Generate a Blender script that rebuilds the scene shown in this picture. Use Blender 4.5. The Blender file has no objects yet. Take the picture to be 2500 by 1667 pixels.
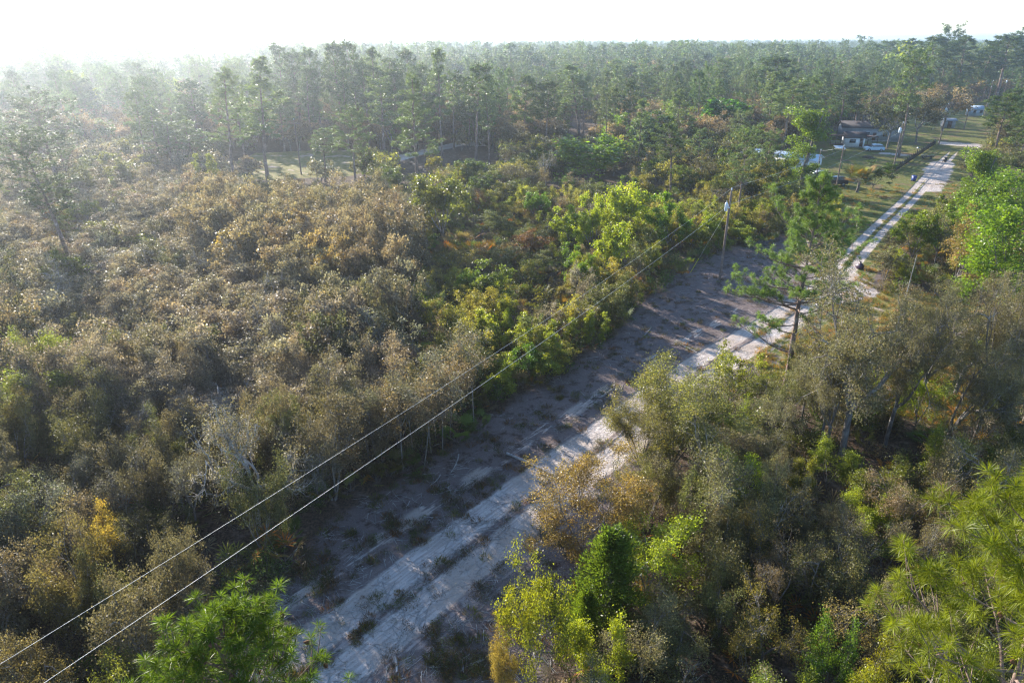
import bpy, math, random
import numpy as np
from mathutils import Vector
R = math.radians
S = bpy.context.scene
COL = S.collection

# ------------------------------------------------------------------ camera
H = 26.0
FPX = 24 / 36 * 2500
PITCH = math.atan((833.5 - 96) / FPX)
cam = bpy.data.cameras.new("camera"); cam.lens = 24; cam.sensor_width = 36
cam.clip_start = 0.1; cam.clip_end = 20000
camo = bpy.data.objects.new("camera", cam); COL.objects.link(camo)
camo.location = (0, 0, H); camo.rotation_euler = (math.pi / 2 - PITCH, 0, 0)
S.camera = camo

# ------------------------------------------------------------------ sky and sun
SUN_AZ, SUN_EL = R(-36), R(18.5)          # azimuth from +Y, negative = left
w = bpy.data.worlds.new("World"); S.world = w; w.use_nodes = True
nt = w.node_tree
sky = nt.nodes.new("ShaderNodeTexSky"); sky.sky_type = 'NISHITA'; sky.sun_disc = False
sky.sun_elevation = SUN_EL; sky.sun_rotation = SUN_AZ
sky.air_density = 1.0; sky.dust_density = 0.4; sky.ozone_density = 4.0
bg = nt.nodes["Background"]; bg.inputs[1].default_value = 0.125
nt.links.new(sky.outputs[0], bg.inputs[0])
sun = bpy.data.lights.new("sun", 'SUN'); sun.energy = 5.0; sun.angle = R(0.5); sun.color = (1.0, 0.92, 0.82)
suno = bpy.data.objects.new("sun", sun); COL.objects.link(suno)
sd = Vector((math.sin(SUN_AZ) * math.cos(SUN_EL), math.cos(SUN_AZ) * math.cos(SUN_EL), math.sin(SUN_EL)))
suno.rotation_euler = sd.to_track_quat('Z', 'Y').to_euler(); suno.location = (0, 0, 200)
S.view_settings.view_transform = 'Standard'; S.view_settings.look = 'None'
S.view_settings.exposure = 1.6; S.view_settings.gamma = 1
S.cycles.use_denoising = True; S.cycles.denoising_prefilter = 'NONE'
S.cycles.max_bounces = 6; S.cycles.diffuse_bounces = 3; S.cycles.glossy_bounces = 1
S.cycles.transmission_bounces = 3; S.cycles.volume_bounces = 1; S.cycles.transparent_max_bounces = 4
S.cycles.caustics_reflective = False; S.cycles.caustics_refractive = False
S.cycles.filter_width = 1.3; S.cycles.sample_clamp_direct = 2.2; S.cycles.sample_clamp_indirect = 3

# ------------------------------------------------------------------ projection helpers (photo pixels 2500 x 1667)
def at(px, py, z=0.0):
    u = (px - 1250) / FPX; v = (833.5 - py) / FPX
    d = (u, math.cos(PITCH) + v * math.sin(PITCH), -math.sin(PITCH) + v * math.cos(PITCH))
    t = (z - H) / d[2]
    return d[0] * t, d[1] * t
def proj(x, y, z=0.0):
    dz = z - H
    dep = y * math.cos(PITCH) - dz * math.sin(PITCH)
    up = y * math.sin(PITCH) + dz * math.cos(PITCH)
    return 1250 + FPX * x / dep, 833.5 - FPX * up / dep
def depth(x, y, z=0.0):
    return y * math.cos(PITCH) - (z - H) * math.sin(PITCH)
def height_for(x, y, topy):
    lo, hi = 0.2, 60.0
    for _ in range(30):
        m = (lo + hi) / 2
        if proj(x, y, m)[1] > topy: lo = m
        else: hi = m
    return lo
def inpoly(x, y, poly):
    x = np.asarray(x, float); y = np.asarray(y, float)
    c = np.zeros(x.shape, bool); n = len(poly)
    for i in range(n):
        x0, y0 = poly[i]; x1, y1 = poly[(i + 1) % n]
        if y0 == y1: continue
        k = ((y0 > y) != (y1 > y)) & (x < (x1 - x0) * (y - y0) / (y1 - y0) + x0)
        c ^= k
    return c

# ------------------------------------------------------------------ node helpers
def mat(name):
    m = bpy.data.materials.new(name); m.use_nodes = True
    m.node_tree.nodes.remove(m.node_tree.nodes["Principled BSDF"])
    return m, m.node_tree, m.node_tree.nodes["Material Output"]
def N(nt, typ, **kw):
    n = nt.nodes.new(typ)
    for k, v in kw.items(): setattr(n, k, v)
    return n
def sset(nt, sock, v):
    if v is None: return
    if isinstance(v, bpy.types.NodeSocket): nt.links.new(v, sock)
    elif isinstance(v, (tuple, list)) and len(v) == 3 and sock.type == 'RGBA': sock.default_value = (*v, 1)
    else: sock.default_value = v
def MA(nt, op, a, b=None, c=None, clamp=False):
    n = N(nt, "ShaderNodeMath", operation=op, use_clamp=clamp)
    sset(nt, n.inputs[0], a); sset(nt, n.inputs[1], b); sset(nt, n.inputs[2], c)
    return n.outputs[0]
def MIX(nt, f, a, b, blend='MIX'):
    n = N(nt, "ShaderNodeMix", data_type='RGBA', blend_type=blend)
    sset(nt, n.inputs[0], f); sset(nt, n.inputs[6], a); sset(nt, n.inputs[7], b)
    return n.outputs[2]
def NOISE(nt, scale, detail=4, rough=0.55, vec=None, dist=0.0):
    n = N(nt, "ShaderNodeTexNoise"); n.inputs["Scale"].default_value = scale
    n.inputs["Detail"].default_value = detail; n.inputs["Roughness"].default_value = rough
    n.inputs["Distortion"].default_value = dist
    if vec is not None: nt.links.new(vec, n.inputs["Vector"])
    return n.outputs[0]
def RAMP(nt, f, lo, hi, a=0.0, b=1.0):
    n = N(nt, "ShaderNodeMapRange"); n.interpolation_type = 'SMOOTHSTEP'
    sset(nt, n.inputs[0], f)
    for i, v in zip((1, 2, 3, 4), (lo, hi, a, b)): sset(nt, n.inputs[i], v)
    return n.outputs[0]
def ATTR(nt, name, typ='GEOMETRY'):
    n = N(nt, "ShaderNodeAttribute", attribute_name=name, attribute_type=typ); return n
def PRIN(nt, col, rough=0.8, spec=0.3, metal=0.0, bump=None, bstr=0.3, bdist=0.05):
    p = N(nt, "ShaderNodeBsdfPrincipled"); sset(nt, p.inputs["Base Color"], col)
    sset(nt, p.inputs["Roughness"], rough); p.inputs["Specular IOR Level"].default_value = spec
    p.inputs["Metallic"].default_value = metal
    if bump is not None:
        b = N(nt, "ShaderNodeBump"); b.inputs["Strength"].default_value = bstr; b.inputs["Distance"].default_value = bdist
        nt.links.new(bump, b.inputs["Height"]); nt.links.new(b.outputs[0], p.inputs["Normal"])
    return p.outputs[0]

def leaf_material(name, trans=0.45, rough=0.45, spec=0.5, warm=(1.35, 1.15, 0.45), vary=0.55, tip=(1.3, 0.9, 0.5)):
    m, nt, out = mat(name)
    t = ATTR(nt, "tint", 'INSTANCER').outputs["Color"]
    r = ATTR(nt, "rnd").outputs["Fac"]
    k = ATTR(nt, "hue").outputs["Fac"]
    v = MA(nt, 'MULTIPLY_ADD', r, 2 * vary, 1 - vary)
    c = MIX(nt, 1.0, t, N(nt, "ShaderNodeCombineColor").outputs[0], 'MULTIPLY')
    cc = c.node.inputs[7].links[0].from_node
    for i in range(3): nt.links.new(v, cc.inputs[i])
    c = MIX(nt, k, c, MIX(nt, 1.0, c, tip, 'MULTIPLY'))
    p = PRIN(nt, c, rough, spec)
    tr = N(nt, "ShaderNodeBsdfTranslucent")
    nt.links.new(MIX(nt, 1.0, c, warm, 'MULTIPLY'), tr.inputs[0])
    mx = N(nt, "ShaderNodeMixShader"); mx.inputs[0].default_value = trans
    nt.links.new(p, mx.inputs[1]); nt.links.new(tr.outputs[0], mx.inputs[2])
    nt.links.new(mx.outputs[0], out.inputs[0])
    return m
M_LEAF = leaf_material("oak_leaves", 0.42, 0.5, 0.35, (1.25, 1.3, 0.75), 0.6, (1.12, 1.0, 0.7))
M_GREEN = leaf_material("green_leaves", 0.58, 0.4, 0.5, (1.35, 1.35, 0.4), 0.45, (1.25, 1.05, 0.6))
M_NEEDLE = leaf_material("pine_needles", 0.42, 0.45, 0.3, (1.3, 1.3, 0.6), 0.4, (1.15, 1.05, 0.7))
M_PALM = leaf_material("palmetto_fronds", 0.40, 0.6, 0.2, (1.3, 1.3, 0.5), 0.4, (2.2, 1.1, 0.5))
M_MOSS = leaf_material("hanging_moss", 0.35, 0.9, 0.1, (1.1, 1.05, 0.9), 0.3, (1, 1, 1))

def simple(name, col, rough=0.7, spec=0.3, metal=0.0, var=0.25, scale=3.0, bump=0.0):
    m, nt, out = mat(name)
    tc = N(nt, "ShaderNodeTexCoord").outputs["Object"]
    n = NOISE(nt, scale, 5, 0.6, tc)
    dark = tuple(c * (1 - var) for c in col); lite = tuple(min(1, c * (1 + var * 0.6)) for c in col)
    c = MIX(nt, RAMP(nt, n, 0.3, 0.7), dark, lite)
    nt.links.new(PRIN(nt, c, rough, spec, metal, n if bump else None, bump, 0.05), out.inputs[0])
    return m
def bark_material(name, a, b, c, sc=6.0):
    m, nt, out = mat(name)
    tc = N(nt, "ShaderNodeTexCoord").outputs["Object"]
    mp = N(nt, "ShaderNodeMapping"); mp.inputs["Scale"].default_value = (1, 1, 0.35); nt.links.new(tc, mp.inputs[0])
    n1 = NOISE(nt, sc, 6, 0.7, mp.outputs[0]); n2 = NOISE(nt, 1.3, 3, 0.5, tc)
    col = MIX(nt, RAMP(nt, n1, 0.35, 0.65), a, b)
    col = MIX(nt, RAMP(nt, n2, 0.52, 0.7), col, c)
    nt.links.new(PRIN(nt, col, 0.9, 0.15, 0, n1, 0.6, 0.05), out.inputs[0])
    return m
M_BARK = bark_material("oak_bark", (0.10, 0.085, 0.075), (0.24, 0.21, 0.19), (0.36, 0.35, 0.32))
M_PBARK = bark_material("pine_bark", (0.12, 0.08, 0.065), (0.28, 0.20, 0.17), (0.34, 0.29, 0.26), 4.0)
M_GREYWOOD = bark_material("dead_grey_wood", (0.22, 0.20, 0.18), (0.42, 0.39, 0.36), (0.50, 0.47, 0.44))
M_POLE = bark_material("weathered_pole_wood", (0.14, 0.10, 0.085), (0.24, 0.18, 0.15), (0.30, 0.25, 0.22), 8.0)
M_CONE = simple("pine_cone_scales", (0.16, 0.08, 0.045), 0.8, 0.1, 0, 0.5, 40)

# ------------------------------------------------------------------ object helpers
def tag(o, label=None, cat=None, group=None, kind=None):
    if label: o["label"] = label
    if cat: o["category"] = cat
    if group: o["group"] = group
    if kind: o["kind"] = kind
    return o
def link(name, data, parent=None):
    o = bpy.data.objects.new(name, data); COL.objects.link(o)
    if parent is not None: o.parent = parent
    return o
def empty(name, loc, rz=0.0, sc=1.0):
    o = link(name, None); o.location = loc; o.rotation_euler = (0, 0, rz)
    o.scale = sc if isinstance(sc, tuple) else (sc, sc, sc); o.empty_display_size = 0.3
    return o

def np_mesh(name, V, loops, starts, mats, rnd=None, hue=None, midx=None, smooth=False):
    me = bpy.data.meshes.new(name)
    V = np.ascontiguousarray(V, np.float32); nv = len(V)
    me.vertices.add(nv); me.vertices.foreach_set("co", V.ravel())
    loops = np.ascontiguousarray(loops, np.int32); starts = np.ascontiguousarray(starts, np.int32)
    me.loops.add(len(loops)); me.loops.foreach_set("vertex_index", loops)
    me.polygons.add(len(starts)); me.polygons.foreach_set("loop_start", starts)
    if midx is not None: me.polygons.foreach_set("material_index", np.ascontiguousarray(midx, np.int32))
    for m in mats: me.materials.append(m)
    me.update(calc_edges=True)
    if smooth: me.polygons.foreach_set("use_smooth", np.ones(len(starts), bool))
    for nm, a in (("rnd", rnd), ("hue", hue)):
        if a is not None:
            at_ = me.attributes.new(nm, 'FLOAT', 'FACE'); at_.data.foreach_set("value", np.ascontiguousarray(a, np.float32))
    return me

class Geo:
    """collects faces; every chunk = (V, faces array (n,k), rnd, hue)"""
    def __init__(s): s.V = []; s.F = []; s.r = []; s.h = []; s.n = 0
    def add(s, V, F, rnd=None, hue=None):
        s.V.append(np.asarray(V, float)); F = np.asarray(F, int) + s.n; s.n += len(V)
        s.F.append(F); k = len(F)
        s.r.append(np.full(k, 0.5) if rnd is None else rnd); s.h.append(np.zeros(k) if hue is None else hue)
    def arrays(s):
        V = np.concatenate(s.V) if s.V else np.zeros((0, 3))
        loops = np.concatenate([f.ravel() for f in s.F]) if s.F else np.zeros(0, int)
        ks = np.concatenate([np.full(len(f), f.shape[1]) for f in s.F]) if s.F else np.zeros(0, int)
        starts = np.concatenate([[0], np.cumsum(ks)[:-1]]) if len(ks) else np.zeros(0, int)
        return V, loops, starts, np.concatenate(s.r) if s.r else [], np.concatenate(s.h) if s.h else []
    def mesh(s, name, m, smooth=False):
        V, L, st, r, h = s.arrays()
        return np_mesh(name, V, L, st, [m], r, h, smooth=smooth)
def merged(name, geos, mats):
    V = []; L = []; ST = []; RR = []; HH = []; MI = []; nv = 0; nl = 0
    for i, g in enumerate(geos):
        v, l, st, r, h = g.arrays()
        V.append(v); L.append(l + nv); ST.append(st + nl); RR.append(r); HH.append(h); MI.append(np.full(len(st), i))
        nv += len(v); nl += len(l)
    c = np.concatenate
    return np_mesh(name, c(V), c(L), c(ST), mats, c(RR), c(HH), c(MI))

def unit(v): return v / (np.linalg.norm(v, axis=-1, keepdims=True) + 1e-9)
def frame(d):
    d = unit(np.asarray(d, float)); a = np.array([0, 0, 1.0]) if abs(d[2]) < 0.9 else np.array([1.0, 0, 0])
    x = unit(np.cross(a, d)); return x, np.cross(d, x)
def tube(g, pts, rad, n=5, cap=True):
    pts = np.asarray(pts, float); m = len(pts)
    rad = np.broadcast_to(np.asarray(rad, float), (m,))
    d = np.gradient(pts, axis=0); a = np.linspace(0, 2 * np.pi, n, endpoint=False)
    V = []; x, y = frame(d[0])
    for i in range(m):
        dd = unit(d[i]); x = unit(x - dd * np.dot(x, dd)); y = np.cross(dd, x)
        V.append(pts[i] + rad[i] * (np.cos(a)[:, None] * x + np.sin(a)[:, None] * y))
    V = np.concatenate(V); F = []
    for i in range(m - 1):
        for j in range(n):
            k = (j + 1) % n; F.append((i * n + j, i * n + k, (i + 1) * n + k, (i + 1) * n + j))
    g.add(V, F)
    if cap and n >= 3:
        g.add(V[-n:], [tuple(range(n))]); g.add(V[:n], [tuple(range(n))[::-1]])
def box(g, lo, hi, rz=0.0, org=(0, 0, 0)):
    x0, y0, z0 = lo; x1, y1, z1 = hi
    V = np.array([(x0, y0, z0), (x1, y0, z0), (x1, y1, z0), (x0, y1, z0), (x0, y0, z1), (x1, y0, z1), (x1, y1, z1), (x0, y1, z1)], float)
    c, s_ = math.cos(rz), math.sin(rz); Rm = np.array([[c, -s_, 0], [s_, c, 0], [0, 0, 1]])
    V = V @ Rm.T + np.array(org)
    g.add(V, [(0, 3, 2, 1), (4, 5, 6, 7), (0, 1, 5, 4), (1, 2, 6, 5), (2, 3, 7, 6), (3, 0, 4, 7)])
def leaves(g, rng, C, size, aspect=0.55, up=0.35, hue=None, out=None, rb=None):
    """a diamond leaf at each centre"""
    n = len(C); nrm = rng.normal(size=(n, 3)); nrm = unit(nrm) + np.array([0, 0, up])
    if out is not None: nrm += out * 0.5
    nrm = unit(nrm); a = unit(np.cross(nrm, rng.normal(size=(n, 3)))); b = np.cross(nrm, a)
    L = (size * (0.6 + 0.8 * rng.random(n)))[:, None] * 0.5; W = L * aspect
    V = np.empty((n, 4, 3)); V[:, 0] = C + a * L; V[:, 1] = C + b * W; V[:, 2] = C - a * L; V[:, 3] = C - b * W
    V[:, 1] += nrm * L * 0.25; V[:, 3] += nrm * L * 0.25
    F = np.arange(n * 4).reshape(n, 4)
    r = rng.random(n) if rb is None else np.clip(rb + rng.normal(0, 0.2, n), 0, 1)
    g.add(V.reshape(-1, 3), F, r, hue if hue is not None else (rng.random(n) < 0.15) * rng.random(n))
def needles(g, rng, C, D, n, ln, wd, spread=1.0, hue=0.2):
    """n needles per tuft centre C along direction D"""
    k = len(C); C = np.repeat(C, n, 0); Dd = np.repeat(unit(D), n, 0)
    d = unit(rng.normal(size=(k * n, 3)) * spread + Dd * 0.75)
    l = ln * (0.7 + 0.5 * rng.random(k * n))[:, None]
    s = unit(np.cross(d, rng.normal(size=(k * n, 3)))) * wd * 0.5
    mid = C + d * l * 0.5; tip = C + d * l - np.array([0, 0, 1]) * l * 0.12
    V = np.empty((k * n, 4, 3)); V[:, 0] = C + d * l * 0.06; V[:, 1] = mid - s; V[:, 2] = tip; V[:, 3] = mid + s
    tr = np.repeat(rng.random(k), n) * 0.7 + rng.random(k * n) * 0.3
    g.add(V.reshape(-1, 3), np.arange(k * n * 4).reshape(-1, 4), tr, (rng.random(k * n) < hue) * 1.0)

# ------------------------------------------------------------------ tree generators: return (wood Geo, crown Geo)
def path(rng, p, d, L, n, wob, up=0.0):
    pts = [np.array(p, float)]; d = unit(np.array(d, float)); st = L / n
    for i in range(n):
        d = unit(d + rng.normal(0, wob, 3) + np.array([0, 0, up])); pts.append(pts[-1] + d * st)
    return np.array(pts)
def oak(rng, Ht=5.0, R_=2.6, stems=4, trunk=0.12, leaf=0.09, nleaf=14000, levels=2, sig=0.24, fork=0.12,
        nsub=(5, 5), wob=0.16, flat=0.55, twig=1, open_=0.0, hue=0.15, up=0.3, twign=3, vine=0):
    W = Geo(); C = Geo(); ends = []
    def sub(pts, r, lvl, Lp):
        n = nsub[min(lvl - 1, len(nsub) - 1)] + rng.integers(-1, 2)
        for i in range(max(2, n)):
            t = 0.35 + 0.65 * (i + rng.random()) / n; t = min(t, 0.999)
            j = t * (len(pts) - 1); a = int(j); p = pts[a] + (pts[min(a + 1, len(pts) - 1)] - pts[a]) * (j - a)
            d0 = unit(pts[-1] - pts[0]); out = np.array([p[0], p[1], 0]) / max(R_, .1)
            d = unit(d0 * 0.5 + rng.normal(0, 0.62, 3) + out * 0.5 + np.array([0, 0, 0.12]))
            L = Lp * (0.42 + 0.3 * rng.random()); q = path(rng, p, d, L, 4 if lvl < levels else 3, wob * 1.3, 0.03)
            rr = r * (0.5 + 0.15 * rng.random())
            if lvl <= twig: tube(W, q, np.linspace(rr, rr * 0.35, len(q)), 4 if lvl == 1 else 3, False)
            if lvl < levels: sub(q, rr, lvl + 1, L)
            else: ends.append(q)
    for s in range(stems):
        az = 2 * np.pi * (s + 0.7 * rng.random()) / stems
        lean = 0.25 + 0.55 * rng.random() if stems > 1 else 0.1
        d = np.array([math.cos(az) * lean, math.sin(az) * lean, 1.0])
        base = np.array([math.cos(az), math.sin(az), 0]) * (0.15 if stems > 1 else 0)
        L = Ht * (0.62 + 0.2 * rng.random())
        if stems > 1:
            q = path(rng, base, d, L, 7, wob * 0.8, 0.02); tube(W, q, np.linspace(trunk, trunk * 0.35, 8), 5, False)
            sub(q, trunk * 0.6, 1, L * 0.75)
        else:
            hf = Ht * fork; q0 = path(rng, (0, 0, -0.1), d, hf + 0.1, 4, 0.04, 0.05)
            tube(W, q0, np.linspace(trunk * 1.15, trunk, 5), 7, False)
            nb = 3 + rng.integers(0, 3)
            for b in range(nb):
                a2 = 2 * np.pi * (b + 0.6 * rng.random()) / nb; l2 = 0.35 + 0.75 * rng.random()
                dd = np.array([math.cos(a2) * l2, math.sin(a2) * l2, 1.0])
                L2 = (Ht - hf) * (0.75 + 0.25 * rng.random())
                q = path(rng, q0[-1], dd, L2, 7, wob, 0.03); tube(W, q, np.linspace(trunk * 0.72, trunk * 0.2, 8), 6, False)
                sub(q, trunk * 0.45, 1, L2 * 0.7)
    E_ = np.array([q[-1] for q in ends]); M_ = np.array([q[len(q) // 2] for q in ends])
    # squeeze the crown towards the wanted size
    allp = np.concatenate([E_, M_]); rr = np.linalg.norm(allp[:, :2], axis=1)
    k = R_ * 0.86 / np.percentile(rr, 88); kz = Ht * 0.94 / np.percentile(allp[:, 2], 97)
    sc = np.array([k, k, kz])
    for i in range(len(W.V)): W.V[i] = W.V[i] * sc
    P0 = M_ * sc; P1 = E_ * sc
    keep = rng.random(len(P0)) > open_
    P0, P1 = P0[keep], P1[keep]
    ne = len(P0); wts = 0.4 + rng.random(ne) ; wts /= wts.sum()
    idx = rng.choice(ne, nleaf, p=wts); t = rng.random(nleaf)[:, None] ** 0.7
    X = P0[idx] * (1 - t) + P1[idx] * t
    sg = sig * np.array([1.15, 1.15, 0.75])
    X = X + rng.normal(size=(nleaf, 3)) * sg * (0.5 + 0.9 * rng.random((nleaf, 1)))
    X[:, 2] = np.maximum(X[:, 2], 0.05)
    cr = rng.random(ne)[idx] * 0.55 + rng.random(nleaf) * 0.45
    ch = np.clip((rng.random(ne)[idx] < hue) * 0.7 + (rng.random(nleaf) < hue) * 0.6, 0, 1)
    leaves(C, rng, X, leaf, 0.6, up, ch, None, cr)
    return W, C
def moss(g, rng, pts, ln=1.0, wd=0.05, per=6):
    n = len(pts) * per; P = np.repeat(pts, per, 0) + rng.normal(0, 0.12, (n, 3)) * np.array([1, 1, .3])
    l = ln * (0.3 + 0.8 * rng.random(n)); a = rng.random(n) * np.pi
    s = np.stack([np.cos(a), np.sin(a), 0 * a], 1) * wd * (0.5 + rng.random(n))[:, None]
    V = np.empty((n, 4, 3)); V[:, 0] = P - s; V[:, 1] = P + s
    dn = np.array([0, 0, -1.0]) * l[:, None] + rng.normal(0, 0.06, (n, 3)); V[:, 2] = P + dn + s * 0.25; V[:, 3] = P + dn - s * 0.25
    g.add(V.reshape(-1, 3), np.arange(n * 4).reshape(-1, 4), rng.random(n), np.zeros(n))

def pine(rng, Ht=18.0, cb=0.45, R_=3.2, nb=42, shape='round', nsub=6, tuft=(26, 0.30, 0.035), trunk=0.2, curve=(0, 0),
         drop=0.12, tufts_along=2, low=(), spread=1.0, gap=0.0, subr=True, cones=None, droop=0.0):
    W = Geo(); C = Geo()
    n = 12; zz = np.linspace(0, 1, n + 1)
    px = curve[0] * zz ** 1.5 + np.cumsum(rng.normal(0, 0.04, n + 1)); py = curve[1] * zz ** 1.5 + np.cumsum(rng.normal(0, 0.04, n + 1))
    tr = np.stack([px - px[0], py - py[0], zz * Ht * 0.985], 1)
    rad = trunk * (1 - 0.85 * zz ** 1.1); rad[0] *= 1.25
    tube(W, tr, rad, 8, False)
    TC = []; TD = []
    prof = {'round': lambda t: (0.35 + 0.65 * np.sin(np.pi * (0.12 + 0.80 * t))) * (1 if t < .85 else 0.75),
            'cone': lambda t: 0.25 + 0.85 * (1 - t) ** 0.8 * min(1, 0.55 + 2.5 * t),
            'flat': lambda t: 0.55 + 0.45 * t if t < 0.8 else 0.8,
            'narrow': lambda t: 0.6 + 0.4 * np.sin(np.pi * t)}[shape]
    spec = []
    az = rng.random() * 6.28
    for i in range(nb):
        t = (i + rng.random()) / nb
        if rng.random() < drop: continue
        az += 2.4 + rng.normal(0, 0.5)
        gp = 1.0 if gap == 0 else (1.0 if math.sin(t * 14 + 1.3) > -0.4 else 1 - gap)
        spec.append((cb + (0.985 - cb) * t, az, R_ * prof(t) * (0.6 + 0.5 * rng.random()) * gp, t))
    for (th, a, L, tt) in low: spec.append((th, a, L, tt))
    for (th, a, L, t) in spec:
        j = th * n; k = min(int(j), n - 1); p = tr[k] + (tr[k + 1] - tr[k]) * (j - k)
        el = (-0.05 - droop + 0.9 * t ** 1.6) + rng.normal(0, 0.12)
        d = np.array([math.cos(a) * math.cos(el), math.sin(a) * math.cos(el), math.sin(el)])
        q = path(rng, p, d, L, 5, 0.10, 0.06 + 0.05 * (1 - t)); r0 = trunk * (0.16 + 0.14 * (1 - t)) * (0.6 + L / R_ * .4)
        tube(W, q, np.linspace(r0, r0 * 0.3, 6), 4, False)
        ns = max(2, int(round(nsub * (0.5 + 0.7 * L / R_))))
        for s in range(ns):
            u = 0.3 + 0.7 * (s + rng.random()) / ns; u = min(u, 0.995); jj = u * 5; kk = min(int(jj), 4)
            pp = q[kk] + (q[kk + 1] - q[kk]) * (jj - kk); dd = unit(q[kk + 1] - q[kk])
            side = unit(np.cross(dd, [0, 0, 1])) * rng.choice([-1, 1]) * (0.5 + 0.6 * rng.random())
            d2 = unit(dd * 0.8 + side + np.array([0, 0, 0.3 + 0.3 * rng.random()]))
            L2 = L * (0.16 + 0.2 * rng.random()) * (1.25 - 0.5 * u) + 0.15
            q2 = path(rng, pp, d2, L2, 2, 0.1, 0.1)
            if subr: tube(W, q2, np.linspace(r0 * 0.35, r0 * 0.15, 3), 3, False)
            for m in range(tufts_along):
                f = 1 - 0.45 * m / max(1, tufts_along); v = q2[0] + (q2[-1] - q2[0]) * f
                TC.append(v + rng.normal(0, 0.05, 3)); TD.append(unit(q2[-1] - q2[0]) + np.array([0, 0, 0.5]))
        TC.append(q[-1]); TD.append(q[-1] - q[-2] + np.array([0, 0, 0.1]))
    TC = np.array(TC); TD = np.array(TD)
    needles(C, rng, TC, TD, tuft[0], tuft[1], tuft[2], spread)
    if cones is not None:
        return W, C, TC[rng.choice(len(TC), cones, replace=False)] - np.array([0, 0, .1])
    return W, C

def palmetto(rng, nf=14, ln=0.9, blades=14, dead=0.15):
    """saw palmetto: fan fronds on stalks"""
    W = Geo(); C = Geo()
    for i in range(nf):
        az = 2.4 * i + rng.normal(0, 0.3); el = 0.25 + 1.0 * rng.random(); L = ln * (0.6 + 0.6 * rng.random())
        d = np.array([math.cos(az) * math.cos(el), math.sin(az) * math.cos(el), math.sin(el)])
        b = rng.normal(0, 0.15, 3) * np.array([1, 1, 0]); q = path(rng, b, d, L, 3, 0.05, -0.03)
        tube(W, q, [0.014, 0.012, 0.01, 0.008], 3, False)
        d = unit(q[-1] - q[-2]); x = unit(np.cross(d, [0, 0, 1])); hue = 1.0 if rng.random() < dead else 0.0
        rb = rng.random(); V = []; 
        for k in range(blades):
            a = (k / (blades - 1) - 0.5) * 3.6; f = math.cos(a) * d + math.sin(a) * x; l = 0.55 * (0.75 + 0.25 * math.cos(a)) * (ln / 0.9)
            s = (math.cos(a) * x - math.sin(a) * d) * 0.028 * (ln / 0.9); p = q[-1]; tip = p + f * l - np.array([0, 0, 0.10 + 0.06 * rng.random()]) * l
            V += [p, p + f * l * 0.55 + s, tip, p + f * l * 0.55 - s]
        C.add(np.array(V), np.arange(len(V)).reshape(-1, 4), np.clip(rb + rng.normal(0, 0.1, blades), 0, 1), np.full(blades, hue))
    return W, C
def bush(rng, R_=0.8, Ht=0.9, n=900, leaf=0.07, hue=0.3):
    W = Geo(); C = Geo(); ends = []
    for i in range(12):
        a = rng.random() * 6.28; l = 0.2 + rng.random(); d = np.array([math.cos(a) * l, math.sin(a) * l, 0.9])
        q = path(rng, (0, 0, 0), d, Ht * (0.6 + 0.5 * rng.random()), 4, 0.2); tube(W, q, np.linspace(0.015, 0.005, 5), 3, False)
        ends += [q[2], q[3], q[4], q[4]]
    E_ = np.array(ends); k = R_ * 0.8 / max(0.1, np.percentile(np.linalg.norm(E_[:, :2], axis=1), 90)); E_[:, :2] *= k
    for i in range(len(W.V)): W.V[i][:, :2] *= k
    X = E_[rng.integers(0, len(E_), n)] + rng.normal(0, 0.14, (n, 3)); X[:, 2] = np.maximum(X[:, 2], 0.02)
    leaves(C, rng, X, leaf, 0.55, 0.3, (rng.random(n) < hue) * rng.random(n))
    return W, C
def grass_clump(rng, n=70, h=0.35, r=0.25, wd=0.012):
    C = Geo(); a = rng.random(n) * 6.28; rr = r * np.sqrt(rng.random(n)); B = np.stack([rr * np.cos(a), rr * np.sin(a), 0 * a], 1)
    d = unit(np.stack([np.cos(a) * 0.5, np.sin(a) * 0.5, np.ones(n)], 1) + rng.normal(0, 0.25, (n, 3)))
    l = (h * (0.4 + 0.8 * rng.random(n)))[:, None]; s = unit(np.cross(d, rng.normal(size=(n, 3)))) * wd
    V = np.empty((n, 4, 3)); V[:, 0] = B; V[:, 1] = B + d * l * 0.5 - s; V[:, 2] = B + d * l; V[:, 3] = B + d * l * 0.5 + s
    C.add(V.reshape(-1, 3), np.arange(n * 4).reshape(-1, 4), rng.random(n), (rng.random(n) < 0.4) * rng.random(n)); return C

# ------------------------------------------------------------------ the ground: one sheet of cells, split into ground, road, clearing, lawn
road_px = [(800, 1601), (918, 1518), (1075, 1388), (1233, 1270), (1390, 1144), (1508, 1062), (1640, 955), (1761, 868), (1875, 803), (1995, 722), (2052, 662), (2100, 608), (2146, 558), (2192, 514), (2234, 473), (2268, 432), (2305, 396), (2345, 352), (2400, 300)]
road = np.array([at(*p) for p in road_px]); 
road = np.concatenate([[road[0] - (road[1] - road[0]) * 6], road, [road[-1] + (road[-1] - road[-2]) * 3]])
for _ in range(2):   # smooth the centreline
    mid = (road[:-1] + road[1:]) / 2; road = np.concatenate([[road[0]], np.stack([road[:-1] * .75 + road[1:] * .25, road[:-1] * .25 + road[1:] * .75], 1).reshape(-1, 2), [road[-1]]])
def road_dist(X, Y):
    best = np.full(X.shape, 1e9); U = np.zeros(X.shape)
    for i in range(len(road) - 1):
        a, b = road[i], road[i + 1]; d = b - a; L2 = (d ** 2).sum()
        if L2 < 1e-6: continue
        t = np.clip(((X - a[0]) * d[0] + (Y - a[1]) * d[1]) / L2, 0, 1)
        dx = X - a[0] - t * d[0]; dy = Y - a[1] - t * d[1]; r = np.hypot(dx, dy)
        s = (dx * d[1] - dy * d[0]) / math.sqrt(L2); k = r < best
        best[k] = r[k]; U[k] = np.sign(s[k]) * r[k]
    return U
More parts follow.
